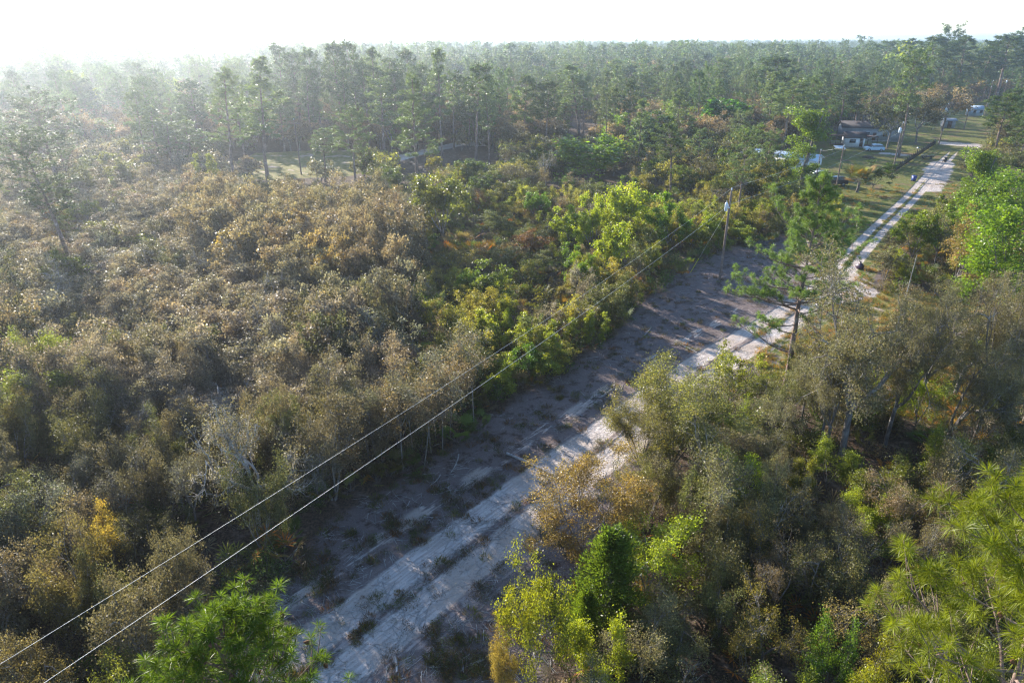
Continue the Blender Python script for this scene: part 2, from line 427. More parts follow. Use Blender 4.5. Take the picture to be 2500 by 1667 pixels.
def gp(pts): return [at(*p) for p in pts]
# visible open ground, photo outline (also keeps random trees out of it)
OPEN = [(560, 1667), (640, 1490), (700, 1385), (808, 1285), (957, 1200), (1148, 1073), (1329, 945), (1488, 845), (1594, 733), (1640, 690), (1760, 632), (1900, 640), (1960, 600), (2040, 590), (2079, 500), (2040, 462), (1975, 452), (1962, 420), (2010, 350), (2060, 360), (2250, 330), (2290, 318), (2395, 300), (2395, 335), (2320, 368), (2325, 400), (2300, 480), (2265, 515), (2175, 548), (2120, 612), (2090, 700), (1985, 760), (1900, 830), (1850, 900), (1740, 930), (1700, 860), (1600, 890), (1500, 960), (1478, 1060), (1390, 1140), (1290, 1190), (1280, 1260), (1340, 1310), (1307, 1371), (1235, 1420), (1195, 1530), (1165, 1667)]
CLEAR_G = gp([(300, 2600), (560, 1667), (640, 1490), (700, 1385), (808, 1265), (957, 1180), (1148, 1053), (1329, 925), (1488, 830), (1594, 715), (1680, 640), (1800, 600), (1960, 560), (2040, 600), (2060, 680), (2140, 640), (2160, 700), (2060, 800), (1900, 900), (1740, 1000), (1600, 1100), (1500, 1250), (1400, 1420), (1330, 1667), (1330, 2600)])
LAWN_G = gp([(1880, 640), (1960, 600), (2030, 560), (2030, 500), (1975, 480), (1840, 455), (1840, 400), (1990, 350), (2040, 320), (2200, 290), (2460, 235), (2500, 250), (2460, 300), (2420, 360), (2370, 420), (2340, 500), (2280, 560), (2200, 600), (2140, 660), (2120, 720), (2020, 790), (1900, 870), (1820, 900), (1800, 860), (2000, 720), (1990, 650)])
MEADOW_G = gp([(1850, 890), (2000, 780), (2180, 700), (2420, 740), (2560, 780), (2560, 960), (2300, 1050), (2100, 980), (1900, 970)])
FIELD_G = gp([(520, 400), (600, 375), (760, 368), (900, 368), (1000, 380), (860, 430), (640, 440), (540, 430)])
SANDS = [gp(p) for p in ([(2238, 468), (2255, 440), (2250, 415), (2270, 395), (2310, 388), (2335, 400), (2320, 440), (2300, 470)],
                         [(2285, 345), (2400, 352), (2400, 362), (2290, 353)], [(1960, 700), (2010, 655), (2060, 640), (2130, 690), (2150, 725), (2040, 745), (1940, 760)],
                         [(930, 388), (1000, 372), (1100, 350), (1130, 345), (1185, 345), (1190, 358), (1130, 356), (1020, 382), (960, 400)],
                         [(1455, 284), (1490, 284), (1500, 292), (1460, 292)], [(2310, 790), (2400, 780), (2410, 870), (2320, 880)],
                         [(2145, 371), (2200, 375), (2235, 380), (2200, 382), (2140, 376)])]
gx = np.arange(-64, 260.1, 0.75); gy = np.arange(10, 340.1, 0.75)
XX, YY = np.meshgrid(gx, gy); U = road_dist(XX, YY)
def blur(a, k):
    for _ in range(k):
        b = np.pad(a, 1, mode='edge'); a = (b[:-2, 1:-1] + b[2:, 1:-1] + b[1:-1, :-2] + b[1:-1, 2:] + b[1:-1, 1:-1] * 2) / 6
    return a
mclear = inpoly(XX, YY, CLEAR_G).astype(float); mlawn = inpoly(XX, YY, LAWN_G).astype(float)
mmead = (inpoly(XX, YY, MEADOW_G) | inpoly(XX, YY, FIELD_G)).astype(float)
msand = np.zeros(XX.shape)
for p in SANDS: msand = np.maximum(msand, inpoly(XX, YY, p).astype(float))
wclear, wlawn, wsand, wmead = blur(mclear, 3), blur(mlawn, 3), blur(msand, 1), blur(mmead, 5)
halfw = np.interp(YY, [15, 45, 70, 100, 140, 170, 200, 400], [0.95, 0.95, 0.66, 0.50, 0.5, 0.35, -1.2, -1.2]); offs = np.interp(YY, [15, 45, 70, 100, 140, 400], [1.28, 1.25, 1.0, 0.82, 0.8, 0.8])

def ground_material():
    m, nt, out = mat("sandy_soil")
    geo = N(nt, "ShaderNodeNewGeometry").outputs["Position"]
    A = lambda n: ATTR(nt, n).outputs["Fac"]
    u, cl, lw, sp, md, hw, of = (A(k) for k in ("u", "wclear", "wlawn", "wsand", "wmead", "halfw", "offs"))
    n_big = NOISE(nt, 0.25, 4, 0.6, geo); n_mid = NOISE(nt, 1.1, 5, 0.62, geo); n_f = NOISE(nt, 6.0, 5, 0.7, geo); n_vf = NOISE(nt, 24.0, 4, 0.7, geo)
    # streaks along the direction of travel
    mp = N(nt, "ShaderNodeMapping"); mp.inputs["Rotation"].default_value = (0, 0, R(39)); nt.links.new(geo, mp.inputs[0])
    mp2 = N(nt, "ShaderNodeMapping"); mp2.inputs["Scale"].default_value = (5.5, 0.55, 1); nt.links.new(mp.outputs[0], mp2.inputs[0])
    n_st = NOISE(nt, 1.0, 5, 0.6, mp2.outputs[0])
    d = lambda n, k: MA(nt, 'MULTIPLY', MA(nt, 'SUBTRACT', n, 0.5), k)
    # forest litter
    litter = MIX(nt, RAMP(nt, n_f, 0.35, 0.7), (0.045, 0.032, 0.022), (0.15, 0.10, 0.07))
    litter = MIX(nt, RAMP(nt, n_mid, 0.5, 0.7), litter, (0.20, 0.15, 0.12))
    # open sandy verge with litter and dark weeds
    verge = MIX(nt, RAMP(nt, n_vf, 0.3, 0.7), (0.105, 0.078, 0.070), (0.235, 0.185, 0.168))
    verge = MIX(nt, RAMP(nt, MA(nt, 'ADD', n_mid, d(n_f, 0.5)), 0.5, 0.68), verge, (0.075, 0.05, 0.038))
    verge = MIX(nt, RAMP(nt, MA(nt, 'ADD', n_st, d(n_f, 0.35)), 0.60, 0.78), verge, (0.34, 0.28, 0.25))
    # lawn
    lawn = MIX(nt, RAMP(nt, MA(nt, 'ADD', n_mid, d(n_f, 0.4)), 0.42, 0.62), (0.095, 0.12, 0.022), (0.21, 0.175, 0.06))
    lawn = MIX(nt, RAMP(nt, n_big, 0.5, 0.66), lawn, (0.17, 0.11, 0.065))
    mead = MIX(nt, RAMP(nt, MA(nt, 'ADD', n_mid, d(n_f, 0.6)), 0.4, 0.6), (0.13, 0.14, 0.03), (0.26, 0.20, 0.075))
    mead = MIX(nt, RAMP(nt, n_big, 0.56, 0.66), mead, (0.42, 0.32, 0.26))
    col = MIX(nt, RAMP(nt, MA(nt, 'ADD', cl, d(n_mid, 0.9)), 0.35, 0.65), litter, verge)
    col = MIX(nt, RAMP(nt, MA(nt, 'ADD', md, d(n_mid, 0.9)), 0.35, 0.65), col, mead)
    col = MIX(nt, RAMP(nt, MA(nt, 'ADD', lw, d(n_mid, 0.9)), 0.35, 0.65), col, lawn)
    # wheel tracks
    sand = MIX(nt, RAMP(nt, MA(nt, 'ADD', n_st, d(n_vf, 0.25)), 0.35, 0.65), (0.39, 0.33, 0.29), (0.60, 0.53, 0.475))
    sand = MIX(nt, RAMP(nt, n_big, 0.4, 0.65), sand, (0.42, 0.34, 0.28))
    sand = MIX(nt, RAMP(nt, MA(nt, 'ADD', n_f, d(n_mid, 0.5)), 0.54, 0.72), sand, (0.24, 0.19, 0.16))
    uw = MA(nt, 'ADD', u, MA(nt, 'ADD', d(n_mid, 0.5), d(n_f, 0.35)))
    e = MA(nt, 'SUBTRACT', MA(nt, 'ABSOLUTE', MA(nt, 'SUBTRACT', MA(nt, 'ABSOLUTE', uw), of)), hw)
    trk = RAMP(nt, e, 0.16, -0.12)
    # a fainter older track beside the clearing
    e2 = MA(nt, 'SUBTRACT', MA(nt, 'ABSOLUTE', MA(nt, 'ADD', uw, 4.3)), 0.55)
    old = MA(nt, 'MULTIPLY', MA(nt, 'MULTIPLY', RAMP(nt, e2, 0.2, -0.25), cl), RAMP(nt, MA(nt, 'ADD', n_big, d(n_st, 0.5)), 0.48, 0.6))
    wide = MA(nt, 'MULTIPLY', RAMP(nt, MA(nt, 'ABSOLUTE', MA(nt, 'ADD', uw, -0.6)), 3.8, 2.0), MA(nt, 'MULTIPLY', cl, RAMP(nt, MA(nt, 'ADD', n_mid, d(n_st, 0.8)), 0.42, 0.62)))
    col = MIX(nt, MA(nt, 'MULTIPLY', wide, 0.6), col, (0.46, 0.39, 0.35))
    col = MIX(nt, old, col, sand)
    col = MIX(nt, RAMP(nt, MA(nt, 'ADD', sp, d(n_mid, 1.6)), 0.55, 0.85), col, sand)
    col = MIX(nt, trk, col, sand)
    h = MA(nt, 'ADD', MA(nt, 'MULTIPLY', n_mid, 0.6), MA(nt, 'ADD', MA(nt, 'MULTIPLY', n_f, 0.3), MA(nt, 'MULTIPLY', trk, -0.25)))
    nt.links.new(PRIN(nt, col, 0.95, 0.1, 0, h, 0.9, 0.35), out.inputs[0])
    return m
M_GROUND = ground_material()
ny, nx = XX.shape
vid = np.arange(ny * nx).reshape(ny, nx)
quads = np.stack([vid[:-1, :-1], vid[:-1, 1:], vid[1:, 1:], vid[1:, :-1]], -1).reshape(-1, 4)
def cell(a): return (a[:-1, :-1] + a[1:, 1:] + a[1:, :-1] + a[:-1, 1:]).ravel() / 4
isroad = (np.abs(cell(U)) < 2.6) & (cell(YY) < 200); islawn = cell(wlawn) > 0.5; isclr = cell(wclear) > 0.5; ismd = cell(wmead) > 0.5
cls = np.where(isroad, 1, np.where(islawn, 2, np.where(isclr, 3, np.where(ismd, 4, 0))))
PV = np.stack([XX.ravel(), YY.ravel(), 0 * XX.ravel()], 1)
for ci, nm in enumerate(("ground", "dirt_road", "lawn", "sandy_clearing", "dry_meadow")):
    q = quads[cls == ci]
    ids, inv = np.unique(q, return_inverse=True); inv = inv.reshape(-1, 4); V = PV[ids]; extra = {}
    cols = dict(u=U, wclear=wclear, wlawn=wlawn, wsand=wsand, wmead=wmead, halfw=halfw, offs=offs)
    if ci == 0:      # outskirts out to the horizon, butted to the fine cells
        x0, x1, y0, y1 = gx[0], gx[-1], gy[0], gy[-1]; B = 9000
        O = [(-B, -200), (B, -200), (B, y0), (-B, y0), (-B, y1), (x0, y1), (x0, y0), (x1, y0), (B, y1), (x1, y1), (B, B), (-B, B)]
        fq = np.array([(0, 1, 2, 3), (3, 6, 5, 4), (7, 2, 8, 9), (4, 8, 10, 11)]) + len(V)
        V = np.concatenate([V, np.array([(a, b, 0) for a, b in O])]); inv = np.concatenate([inv, fq])
    me = np_mesh(nm, V, inv.ravel(), np.arange(len(inv)) * 4, [M_GROUND])
    for k, a in cols.items():
        val = a.ravel()[ids]
        if ci == 0: val = np.concatenate([val, np.full(12, 99.0 if k == 'u' else 0.0)])
        t = me.attributes.new(k, 'FLOAT', 'POINT'); t.data.foreach_set("value", val.astype(np.float32))
    tag(link(nm, me), kind="structure")

# ------------------------------------------------------------------ tree library (meshes shared by copies)
GEN = {}
LEAFMAT = {}
REF = {}       # reference (height, radius) of a kind
def reg(kind, Ht, R_, lm, bm, fns):
    GEN[kind] = fns; REF[kind] = (Ht, R_); LEAFMAT[kind] = (lm, bm)
SZ = (0.088, 0.16, 0.36, 0.75); CNT = (15000, 5800, 1300, 330)
reg('scrub', 5.0, 2.6, M_LEAF, M_BARK, lambda rng, l: oak(rng, 5, 2.6, 4, 0.10, SZ[l], CNT[l], (3, 2, 2, 1)[l], (0.17, 0.19, 0.27, 0.5)[l], nsub=(5, 4, 4), twig=(2, 1, 1, 0)[l]))
reg('airy', 6.0, 2.8, M_LEAF, M_BARK, lambda rng, l: oak(rng, 6, 2.8, 1, 0.13, SZ[l] * 0.9, (8500, 4200, 1200, 300)[l], (3, 2, 2, 1)[l], (0.17, 0.2, 0.3, 0.5)[l], 0.28, (5, 5, 4), 0.2, twig=(3, 2, 1, 0)[l], open_=0.15, hue=0.3))
reg('green', 6.5, 2.9, M_GREEN, M_BARK, lambda rng, l: oak(rng, 6.5, 2.9, 1, 0.13, SZ[l] * 1.25, (14000, 8000, 2200, 400)[l], (3, 2, 2, 1)[l], (0.20, 0.22, 0.30, 0.5)[l], 0.16, (5, 5, 4), 0.15, twig=(2, 1, 1, 0)[l], up=0.6, hue=0.12))
reg('tall', 13.0, 4.2, M_GREEN, M_BARK, lambda rng, l: oak(rng, 13, 4.2, 1, 0.24, SZ[l] * 1.3, (34000, 19000, 4600, 700)[l], (3, 3, 2, 1)[l], (0.28, 0.32, 0.45, 0.7)[l], 0.10, (6, 5, 4), 0.12, twig=(2, 1, 1, 0)[l], up=0.5, hue=0.12))
reg('live', 10.0, 5.0, M_LEAF, M_BARK, lambda rng, l: oak(rng, 10, 5.0, 1, 0.24, SZ[l] * 0.95, (30000, 17000, 4000, 500)[l], (3, 3, 2, 1)[l], (0.20, 0.25, 0.4, 0.7)[l], 0.30, (6, 5, 4), 0.2, twig=(3, 2, 1, 0)[l], open_=0.1, hue=0.25))
reg('bare', 7.0, 3.0, M_LEAF, M_GREYWOOD, lambda rng, l: oak(rng, 7, 3.0, 1, 0.13, SZ[l] * 0.8, (2600, 1500, 500, 120)[l], 3 if l < 2 else 2, 0.2, 0.3, (5, 5, 5), 0.24, twig=(3, 3, 2, 0)[l], open_=0.2, hue=0.5))
def pine_l(rng, l, shape, cb, R_, gap=0.0, nb=42, droop=0.0, drop=0.12):
    t = ((44, 0.30, 0.022), (22, 0.38, 0.055), (11, 0.55, 0.13), (6, 1.0, 0.42))[l]
    return pine(rng, 18, cb, R_, (int(nb * 1.3), int(nb * 1.3), int(nb * 1.1), 30)[l], shape, (6, 5, 4, 2)[l], t, 0.2, (rng.normal(0, .5), rng.normal(0, .5)), drop, (2, 2, 2, 1)[l], gap=gap, subr=l < 2, droop=droop)
reg('pround', 18, 3.0, M_NEEDLE, M_PBARK, lambda rng, l: pine_l(rng, l, 'round', 0.50, 3.0, nb=50))
reg('pcone', 18, 3.0, M_NEEDLE, M_PBARK, lambda rng, l: pine_l(rng, l, 'cone', 0.36, 3.0, 0.5))
reg('pflat', 18, 4.4, M_NEEDLE, M_PBARK, lambda rng, l: pine_l(rng, l, 'flat', 0.48, 4.4, 0.35, 60, 0.05, 0.10))
reg('psparse', 18, 2.8, M_NEEDLE, M_PBARK, lambda rng, l: pine_l(rng, l, 'narrow', 0.46, 2.8, 0.45, 36))
PINES = ('pround', 'pcone', 'pflat', 'psparse')
def cedar(rng, l):
    W = Geo(); C = Geo(); tube(W, [(0, 0, 0), (0.05, 0, 2.5), (0, 0, 5.6)], [0.1, 0.07, 0.01], 5)
    n = 17000; z = 0.25 + 5.3 * rng.random(n) ** 0.9; a = rng.random(n) * 6.28
    lob = 0.68 + 0.36 * np.sin(a * 3 + z * 1.7) * np.cos(z * 2.3 + a * 2); r = (1.6 * np.clip(1 - z / 5.9, 0, 1) ** 0.55 * np.minimum(1, .5 + z * .5) * lob * (0.8 + 0.35 * np.sin(z * 5 + 3 * np.sin(a * 3)))) * (0.35 + 0.75 * rng.random(n) ** 0.6)
    X = np.stack([r * np.cos(a), r * np.sin(a), z + 0.25 * r], 1) + rng.normal(0, 0.06, (n, 3))
    d = unit(np.stack([np.cos(a) * .5, np.sin(a) * .5, np.ones(n)], 1) + rng.normal(0, .35, (n, 3)))
    s = unit(np.cross(d, rng.normal(size=(n, 3)))) * 0.022; L = 0.14
    V = np.empty((n, 4, 3)); V[:, 0] = X; V[:, 1] = X + d * L * .5 - s; V[:, 2] = X + d * L; V[:, 3] = X + d * L * .5 + s
    C.add(V.reshape(-1, 3), np.arange(4 * n).reshape(-1, 4), rng.random(n), (rng.random(n) < .12) * .6); return W, C
def vine(rng, l):
    W = Geo(); C = Geo(); tr = path(rng, (0, 0, 0), (0, 0, 1), 11.5, 8, 0.05); tube(W, tr, np.linspace(.28, .08, 9), 7)
    n = (34000, 17000, 5000, 900)[l]; k = 46; t = rng.random(k) ** .8; cz = .3 + 11.3 * t ** 1.25; a = rng.random(k) * 6.28; rr = (0.9 + 1.3 * (1 - t)) * rng.random(k) ** .5
    cz[:10] = rng.uniform(7.5, 12, 10); rr[:10] = rng.uniform(.4, 1.9, 10)
    Q = np.stack([rr * np.cos(a), rr * np.sin(a), cz], 1); idx = rng.integers(0, k, n); sg = (.4 + .45 * rng.random(k))[idx][:, None]
    X = Q[idx] + unit(rng.normal(size=(n, 3))) * sg * rng.random((n, 1)) ** .35 * np.array([1.5, 1.5, 1.3]); X[:, 2] = np.maximum(X[:, 2], .05)
    leaves(C, rng, X, (.13, .19, .36, .7)[l], .6, .5, (rng.random(n) < .15) * rng.random(n), None, rng.random(k)[idx] * .6 + .2)
    return W, C
reg('vine', 12.5, 2.6, M_GREEN, M_BARK, vine)
reg('cedar', 5.8, 1.5, M_GREEN, M_BARK, cedar)
reg('palmetto', 1.2, 1.2, M_PALM, M_BARK, lambda rng, l: palmetto(rng, (16, 11, 7, 5)[l], 0.9, (16, 10, 6, 5)[l]))
reg('bush', 0.9, 0.8, M_LEAF, M_BARK, lambda rng, l: bush(rng, 0.8, 0.9, (1000, 420, 120, 60)[l], (0.06, 0.10, 0.22, 0.4)[l]))
NVAR = dict(scrub=6, airy=4, green=4, tall=3, live=3, bare=3, pround=4, pcone=3, pflat=3, psparse=3, cedar=1, vine=2, palmetto=4, bush=4)
CACHE = {}; GCACHE = {}
NAME = dict(scrub='scrub_oak', airy='turkey_oak', green='broadleaf_tree', tall='broadleaf_tree', live='live_oak', bare='bare_oak', pround='pine_tree', pcone='pine_tree', pflat='pine_tree', psparse='pine_tree', cedar='cedar_tree', vine='vine_draped_tree', palmetto='saw_palmetto', bush='bush')
def geos(kind, l, i):
    k = (kind, l, i)
    if k not in GCACHE: GCACHE[k] = GEN[kind](np.random.default_rng(abs(hash_(kind)) + 97 * l * 0 + 13 * i + 1), l)[:2]
    return GCACHE[k]
def hash_(s): return sum((j + 1) * ord(c) for j, c in enumerate(s)) * 7
def meshes(kind, l, i):
    k = (kind, l, i)
    if k not in CACHE:
        W, C = geos(kind, l, i); lm, bm = LEAFMAT[kind]
        CACHE[k] = (W.mesh('trunk', bm) if kind not in ('palmetto', 'bush') else W.mesh('stems', bm), C.mesh('crown' if kind not in ('palmetto',) else 'fronds', lm))
    return CACHE[k]
def place_tree(name, mw, mc, lmats, loc, rz, sc, tint, label, cat, group=None, extra=()):
    e = empty(name, loc, rz, sc); tag(e, label, cat, group)
    pn = {'saw_palmetto': ('stalks', 'fronds'), 'bush': ('stems', 'leaves')}.get(name, ('trunk', 'crown'))
    link(pn[0], mw, e)
    c = link(pn[1], mc, e); c["tint"] = [float(t) for t in tint]
    for nm, m, tt in extra:
        x = link(nm, m, e)
        if tt: x["tint"] = [float(t) for t in tt]; x["kind"] = "stuff"
    return e
def lod(d): return 0 if d < 52 else 1 if d < 130 else 2 if d < 330 else 3

GB = (0.222, 0.182, 0.150); GB2 = (0.265, 0.208, 0.166); DO = (0.110, 0.108, 0.045); OL = (0.140, 0.150, 0.050); YO = (0.30, 0.265, 0.05)
BG = (0.12, 0.20, 0.03); YG = (0.26, 0.31, 0.035); DG = (0.045, 0.085, 0.024); PN = (0.135, 0.185, 0.09); PD = (0.080, 0.12, 0.055)
RB = (0.20, 0.10, 0.045); TN = (0.21, 0.155, 0.10); GY = (0.16, 0.15, 0.125); LG = (0.22, 0.27, 0.08)
HEROES = []     # (x, y, r)
rs = random.Random(5)
def hero(kind, bx, by, topy, wpx, tint, label, bz=0.0, var=None, group=None, rz=None, lean=None, l=None, name=None, cat=None):
    x, y = at(bx, by, bz); h = height_for(x, y, topy); d = depth(x, y, h * .6)
    r = wpx / 2 / FPX * d; H0, R0 = REF[kind]
    i = (var if var is not None else rs.randrange(99)) % NVAR[kind]; ll = lod(d) if l is None else l
    mw, mc = meshes(kind, ll, i)
    nm = name or NAME[kind]
    e = place_tree(nm, mw, mc, None, (x, y, 0), rs.random() * 6.28 if rz is None else rz, (r / R0, r / R0, h / H0), tint, label, cat or {'cedar': 'cedar', 'palmetto': 'palmetto', 'bush': 'bush'}.get(kind, 'pine' if kind in PINES else 'tree'), group)
    if lean is not None: e.rotation_euler = (lean[1], lean[0], e.rotation_euler[2])
    HEROES.append((x, y, r * (0.5 if kind in PINES else 1.0), kind in PINES))
    return e

ORDN = ['first', 'second', 'third', 'fourth', 'fifth', 'sixth', 'seventh', 'eighth', 'ninth', 'tenth', 'eleventh', 'twelfth', 'thirteenth', 'fourteenth']
# ---- pines with a place of their own in the photo
hero('pflat', 157, 587, 352, 255, (0.075, 0.105, 0.06), "wide flat-topped pine standing alone above the hazy grey scrub at the far left edge", 3.5, 0)
hero('pflat', 150, 480, 250, 225, (0.075, 0.105, 0.06), "broad pine with heavy tiered limbs just behind the flat-topped lone pine, far left", 0, 1)
hero('pcone', 568, 427, 163, 130, PN, "tall pine with long bare lower trunk, leftmost of three beside the grassy clearing", 2.5, 0)
hero('psparse', 601, 396, 178, 80, PN, "slender pine middle of the three beside the grassy clearing", 1, 0)
hero('pcone', 651, 415, 146, 150, PN, "tall pointed pine with thick dark trunk, rightmost of three beside the grassy clearing", 2, 1)
hero('pcone', 395, 420, 262, 110, PN, "shorter pine with pale tufted crown left of the tall clearing pines", 0, 2)
hero('pround', 480, 430, 300, 100, PN, "low bushy pine in front of the tall pines left of the clearing", 0, 2)
hero('psparse', 440, 410, 285, 90, PN, "small leaning pine among scrub between the low bushy pine and the pale tufted one", 0, 1)
hero('pround', 868, 448, 268, 100, PN, "small lollipop-shaped pine with a thin bare trunk in front of the dark pine wall", 2, 0)
hero('pcone', 1019, 454, 188, 160, PN, "pine with foliage down most of its trunk, near the curve of the grey drive", 2, 2)
hero('psparse', 940, 400, 195, 110, PN, "pale tufted pine just left of the pine with foliage down its trunk", 0, 2)
hero('pcone', 1081, 389, 122, 90, PN, "tallest pointed pine rising behind the grey drive", 0, 0)
hero('psparse', 1108, 366, 185, 70, PD, "thin dark pine right behind the grey drive beside the tallest pointed pine", 0, 0)
hero('pround', 1162, 391, 160, 100, PD, "tall dark pine with dense head at the end of the grey drive", 0, 1)
hero('psparse', 1195, 404, 212, 70, PN, "narrow pale pine with straight trunk right of the grey drive", 0, 1)
hero('pflat', 1349, 320, 190, 115, PN, "twin-headed flat pine above orange scrub in the middle distance", 0, 2)
hero('pcone', 1413, 336, 163, 120, PN, "spreading tall pine with a double trunk left of the pinkish yard", 0, 1)
hero('psparse', 1424, 340, 190, 60, PN, "second thin pine trunk tucked against the spreading tall pine", 0, 2)
hero('pround', 1565, 300, 180, 100, PN, "pine with pale forked trunk and round head behind the dark green oaks", 0, 3)
hero('pround', 1502, 262, 150, 75, PN, "pine on the ridge behind the pinkish yard with a long bare trunk", 0, 2)
hero('pround', 1638, 479, 306, 110, (0.10, 0.14, 0.05), "young yellowish pine with rounded crown left of the pole with the first transformer", 0, 1)
hero('psparse', 1700, 430, 318, 60, PN, "thin pine just right of the young yellowish pine", 0, 0)
hero('pflat', 1800, 546, 336, 120, PN, "crooked dark pine leaning above the first utility pole", 0, 0)
hero('psparse', 1851, 494, 326, 85, PN, "narrow pine immediately right of the crooked dark pine", 0, 1)
hero('pround', 1872, 300, 143, 125, PD, "big dark pine with a dense domed crown on the ridge above the mobile home", 0, 0)
hero('pround', 1905, 375, 198, 125, PN, "tall wide pine behind the mobile home roof", 0, 1)
hero('pflat', 1960, 365, 205, 100, PN, "flat-headed pine between the vine-covered tree and the domed ridge pine", 0, 1)
hero('psparse', 1757, 277, 146, 80, PN, "pine with two bare stems on the ridge left of the domed dark pine", 0, 2)
hero('pround', 2045, 335, 198, 90, PD, "dark pine shading the brown porch house", 0, 2)
hero('psparse', 2079, 335, 205, 70, PD, "thin dark pine right in front of the long grey house", 0, 0)
hero('pflat', 2194, 384, 146, 125, PN, "tall leaning pine with pinkish bare trunk next to the pole with the pale transformer", 0, 2, rz=0.6)
hero('pround', 2420, 400, 232, 105, (0.085, 0.125, 0.04), "yellow-green pine right of the sandy road, in front of the far poles", 0, 1)
hero('pcone', 2478, 430, 238, 110, (0.085, 0.125, 0.04), "pointed pine at the right frame edge beside the yellow-green one", 0, 0)
for k, (bx, by, ty, wp) in enumerate([(838, 350, 112, 75), (880, 345, 106, 70), (925, 350, 118, 85), (700, 330, 118, 80), (740, 340, 132, 80), (790, 350, 125, 70), (815, 330, 140, 60), (960, 330, 150, 70), (1000, 320, 128, 70), (760, 360, 165, 60), (850, 365, 170, 60), (905, 360, 160, 60), (975, 365, 175, 60), (1040, 340, 160, 60)]):
    hero(PINES[(0, 0, 1, 3)[k % 4]], bx, by, ty, wp, PD, ("tall dark pine, %s from the left in the close-grown wall left of the drive" % ORDN[sorted([838, 880, 925, 700, 740, 790, 815, 960, 1000, 760, 850, 905, 975, 1040]).index(bx)]), 0, k, "dark pines in the wall left of the grey drive")
for k, (bx, by, ty, wp) in enumerate([(2255, 250, 84, 70), (2290, 240, 72, 60), (2330, 250, 86, 80), (2380, 240, 92, 75), (2430, 250, 80, 90), (2480, 240, 84, 90), (2200, 230, 92, 60), (2500, 270, 110, 90), (2150, 215, 96, 55), (2100, 205, 93, 50)]):
    hero(('pround', 'pflat', 'pround', 'pcone')[k % 4], bx, by, ty + 9, wp * 1.45, PD, ("pine breaking the skyline above the road's far end, %s from the left" % ORDN[sorted([2255, 2290, 2330, 2380, 2430, 2480, 2200, 2500, 2150, 2100]).index(bx)]), 0, k, "skyline pines above the road's far end")
# ---- broadleaved trees with a place of their own
hero('green', 1395, 615, 505, 95, YG, "small lime-green tree leftmost of the bright cluster before the first pole", 0, 0, cat="tree")
hero('green', 1527, 610, 453, 140, YG, "tallest lime-green tree in the bright cluster, thin dark trunk showing", 0, 1)
hero('green', 1445, 625, 478, 85, YG, "rounded lime-green crown just left of the tallest one in the bright cluster", 0, 2)
hero('green', 1475, 690, 545, 115, YG, "yellow-green tree at the front of the bright cluster", 0, 3)
hero('green', 1628, 615, 473, 115, (0.12, 0.2, 0.022), "darker lime-green tree rightmost of the bright cluster", 0, 0)
hero('tall', 1440, 450, 326, 195, BG, "large rounded fresh-green tree in the middle distance above the palmetto patch", 0, 0)
hero('green', 1080, 600, 426, 160, (0.13, 0.145, 0.045), "large olive-green tree right of the big grey-brown thicket dome", 0, 1)
hero('green', 1190, 765, 648, 130, (0.13, 0.17, 0.035), "green bushy tree left of the wires above the pale oaks", 0, 2)
hero('green', 1237, 838, 765, 62, YG, "small bright yellow-green sapling beneath the wires", 0, 3)
hero('scrub', 1290, 625, 562, 88, RB, "low rust-coloured bush in the palmetto patch", 0, 0)
hero('green', 1770, 350, 245, 140, (0.06, 0.15, 0.02), "deep green broad tree left behind the mobile home", 0, 1)
hero('green', 1665, 325, 243, 95, BG, "fresh-green tree behind the young yellowish pine", 0, 2)
hero('tall', 1585, 390, 280, 120, DG, "very dark green oak between the fresh-green dome and the young yellowish pine", 0, 1)
hero('scrub', 1872, 500, 398, 95, (0.23, 0.20, 0.04), "golden-olive bush in front of the mobile home's carport", 0, 3)
hero('green', 1905, 480, 385, 80, (0.12, 0.16, 0.035), "green bushy tree between the carport and the vine-draped tree", 0, 1)
hero('green', 1832, 470, 350, 85, (0.10, 0.13, 0.04), "dull green tree hiding the left end of the mobile home", 0, 2)
hero('vine', 1950, 470, 262, 125, (0.13, 0.19, 0.03), "tall vine-draped tree in front of the mobile home", 0, 0)
hero('vine', 2352, 575, 362, 105, (0.13, 0.19, 0.03), "tall vine-draped tree hugging the right side of the sandy road", 0, 2)
hero('green', 2222, 650, 516, 100, (0.14, 0.19, 0.025), "rounded yellow-green tree at the roadside in front of the vine-draped one", 0, 1)
hero('green', 2300, 640, 480, 120, (0.12, 0.18, 0.03), "leafy green tree behind the rounded roadside tree", 0, 0)
hero('tall', 2440, 790, 495, 270, (0.15, 0.235, 0.03), "large bright green maple with pale trunk at the right edge", 0, 0)
hero('tall', 2500, 640, 425, 230, (0.12, 0.2, 0.025), "bright green tree behind the large maple at the right edge", 0, 1)
hero('green', 2400, 600, 455, 100, (0.12, 0.18, 0.03), "green tree between the roadside vines and the large maple", 0, 3)
hero('green', 2130, 462, 396, 82, (0.05, 0.09, 0.022), "dense dark rounded shrub tree beside the palm on the lawn", 0, 2)
hero('live', 2165, 362, 232, 110, (0.07, 0.08, 0.035), "dark mossy live oak shading the yard behind the leaning pine", 0, 0)
hero('live', 2235, 350, 235, 100, (0.09, 0.085, 0.045), "mossy live oak over the fence corner", 0, 1)
hero('live', 2300, 320, 205, 120, TN, "tan half-leafed oak above the small grey shed", 0, 2)
hero('tall', 2205, 225, 113, 95, LG, "pale feathery willow-like tree standing out on the dark ridge", 0, 0)
hero('tall', 415, 285, 195, 108, LG, "pale yellow-green tree in the haze left of the clearing pines", 0, 1)
hero('tall', 225, 310, 183, 66, LG, "slim pale yellow-green tree deep in the haze at the upper left", 0, 2)
hero('green', 515, 478, 378, 72, (0.17, 0.19, 0.05), "yellow-green bush at the left end of the grassy clearing", 0, 0)
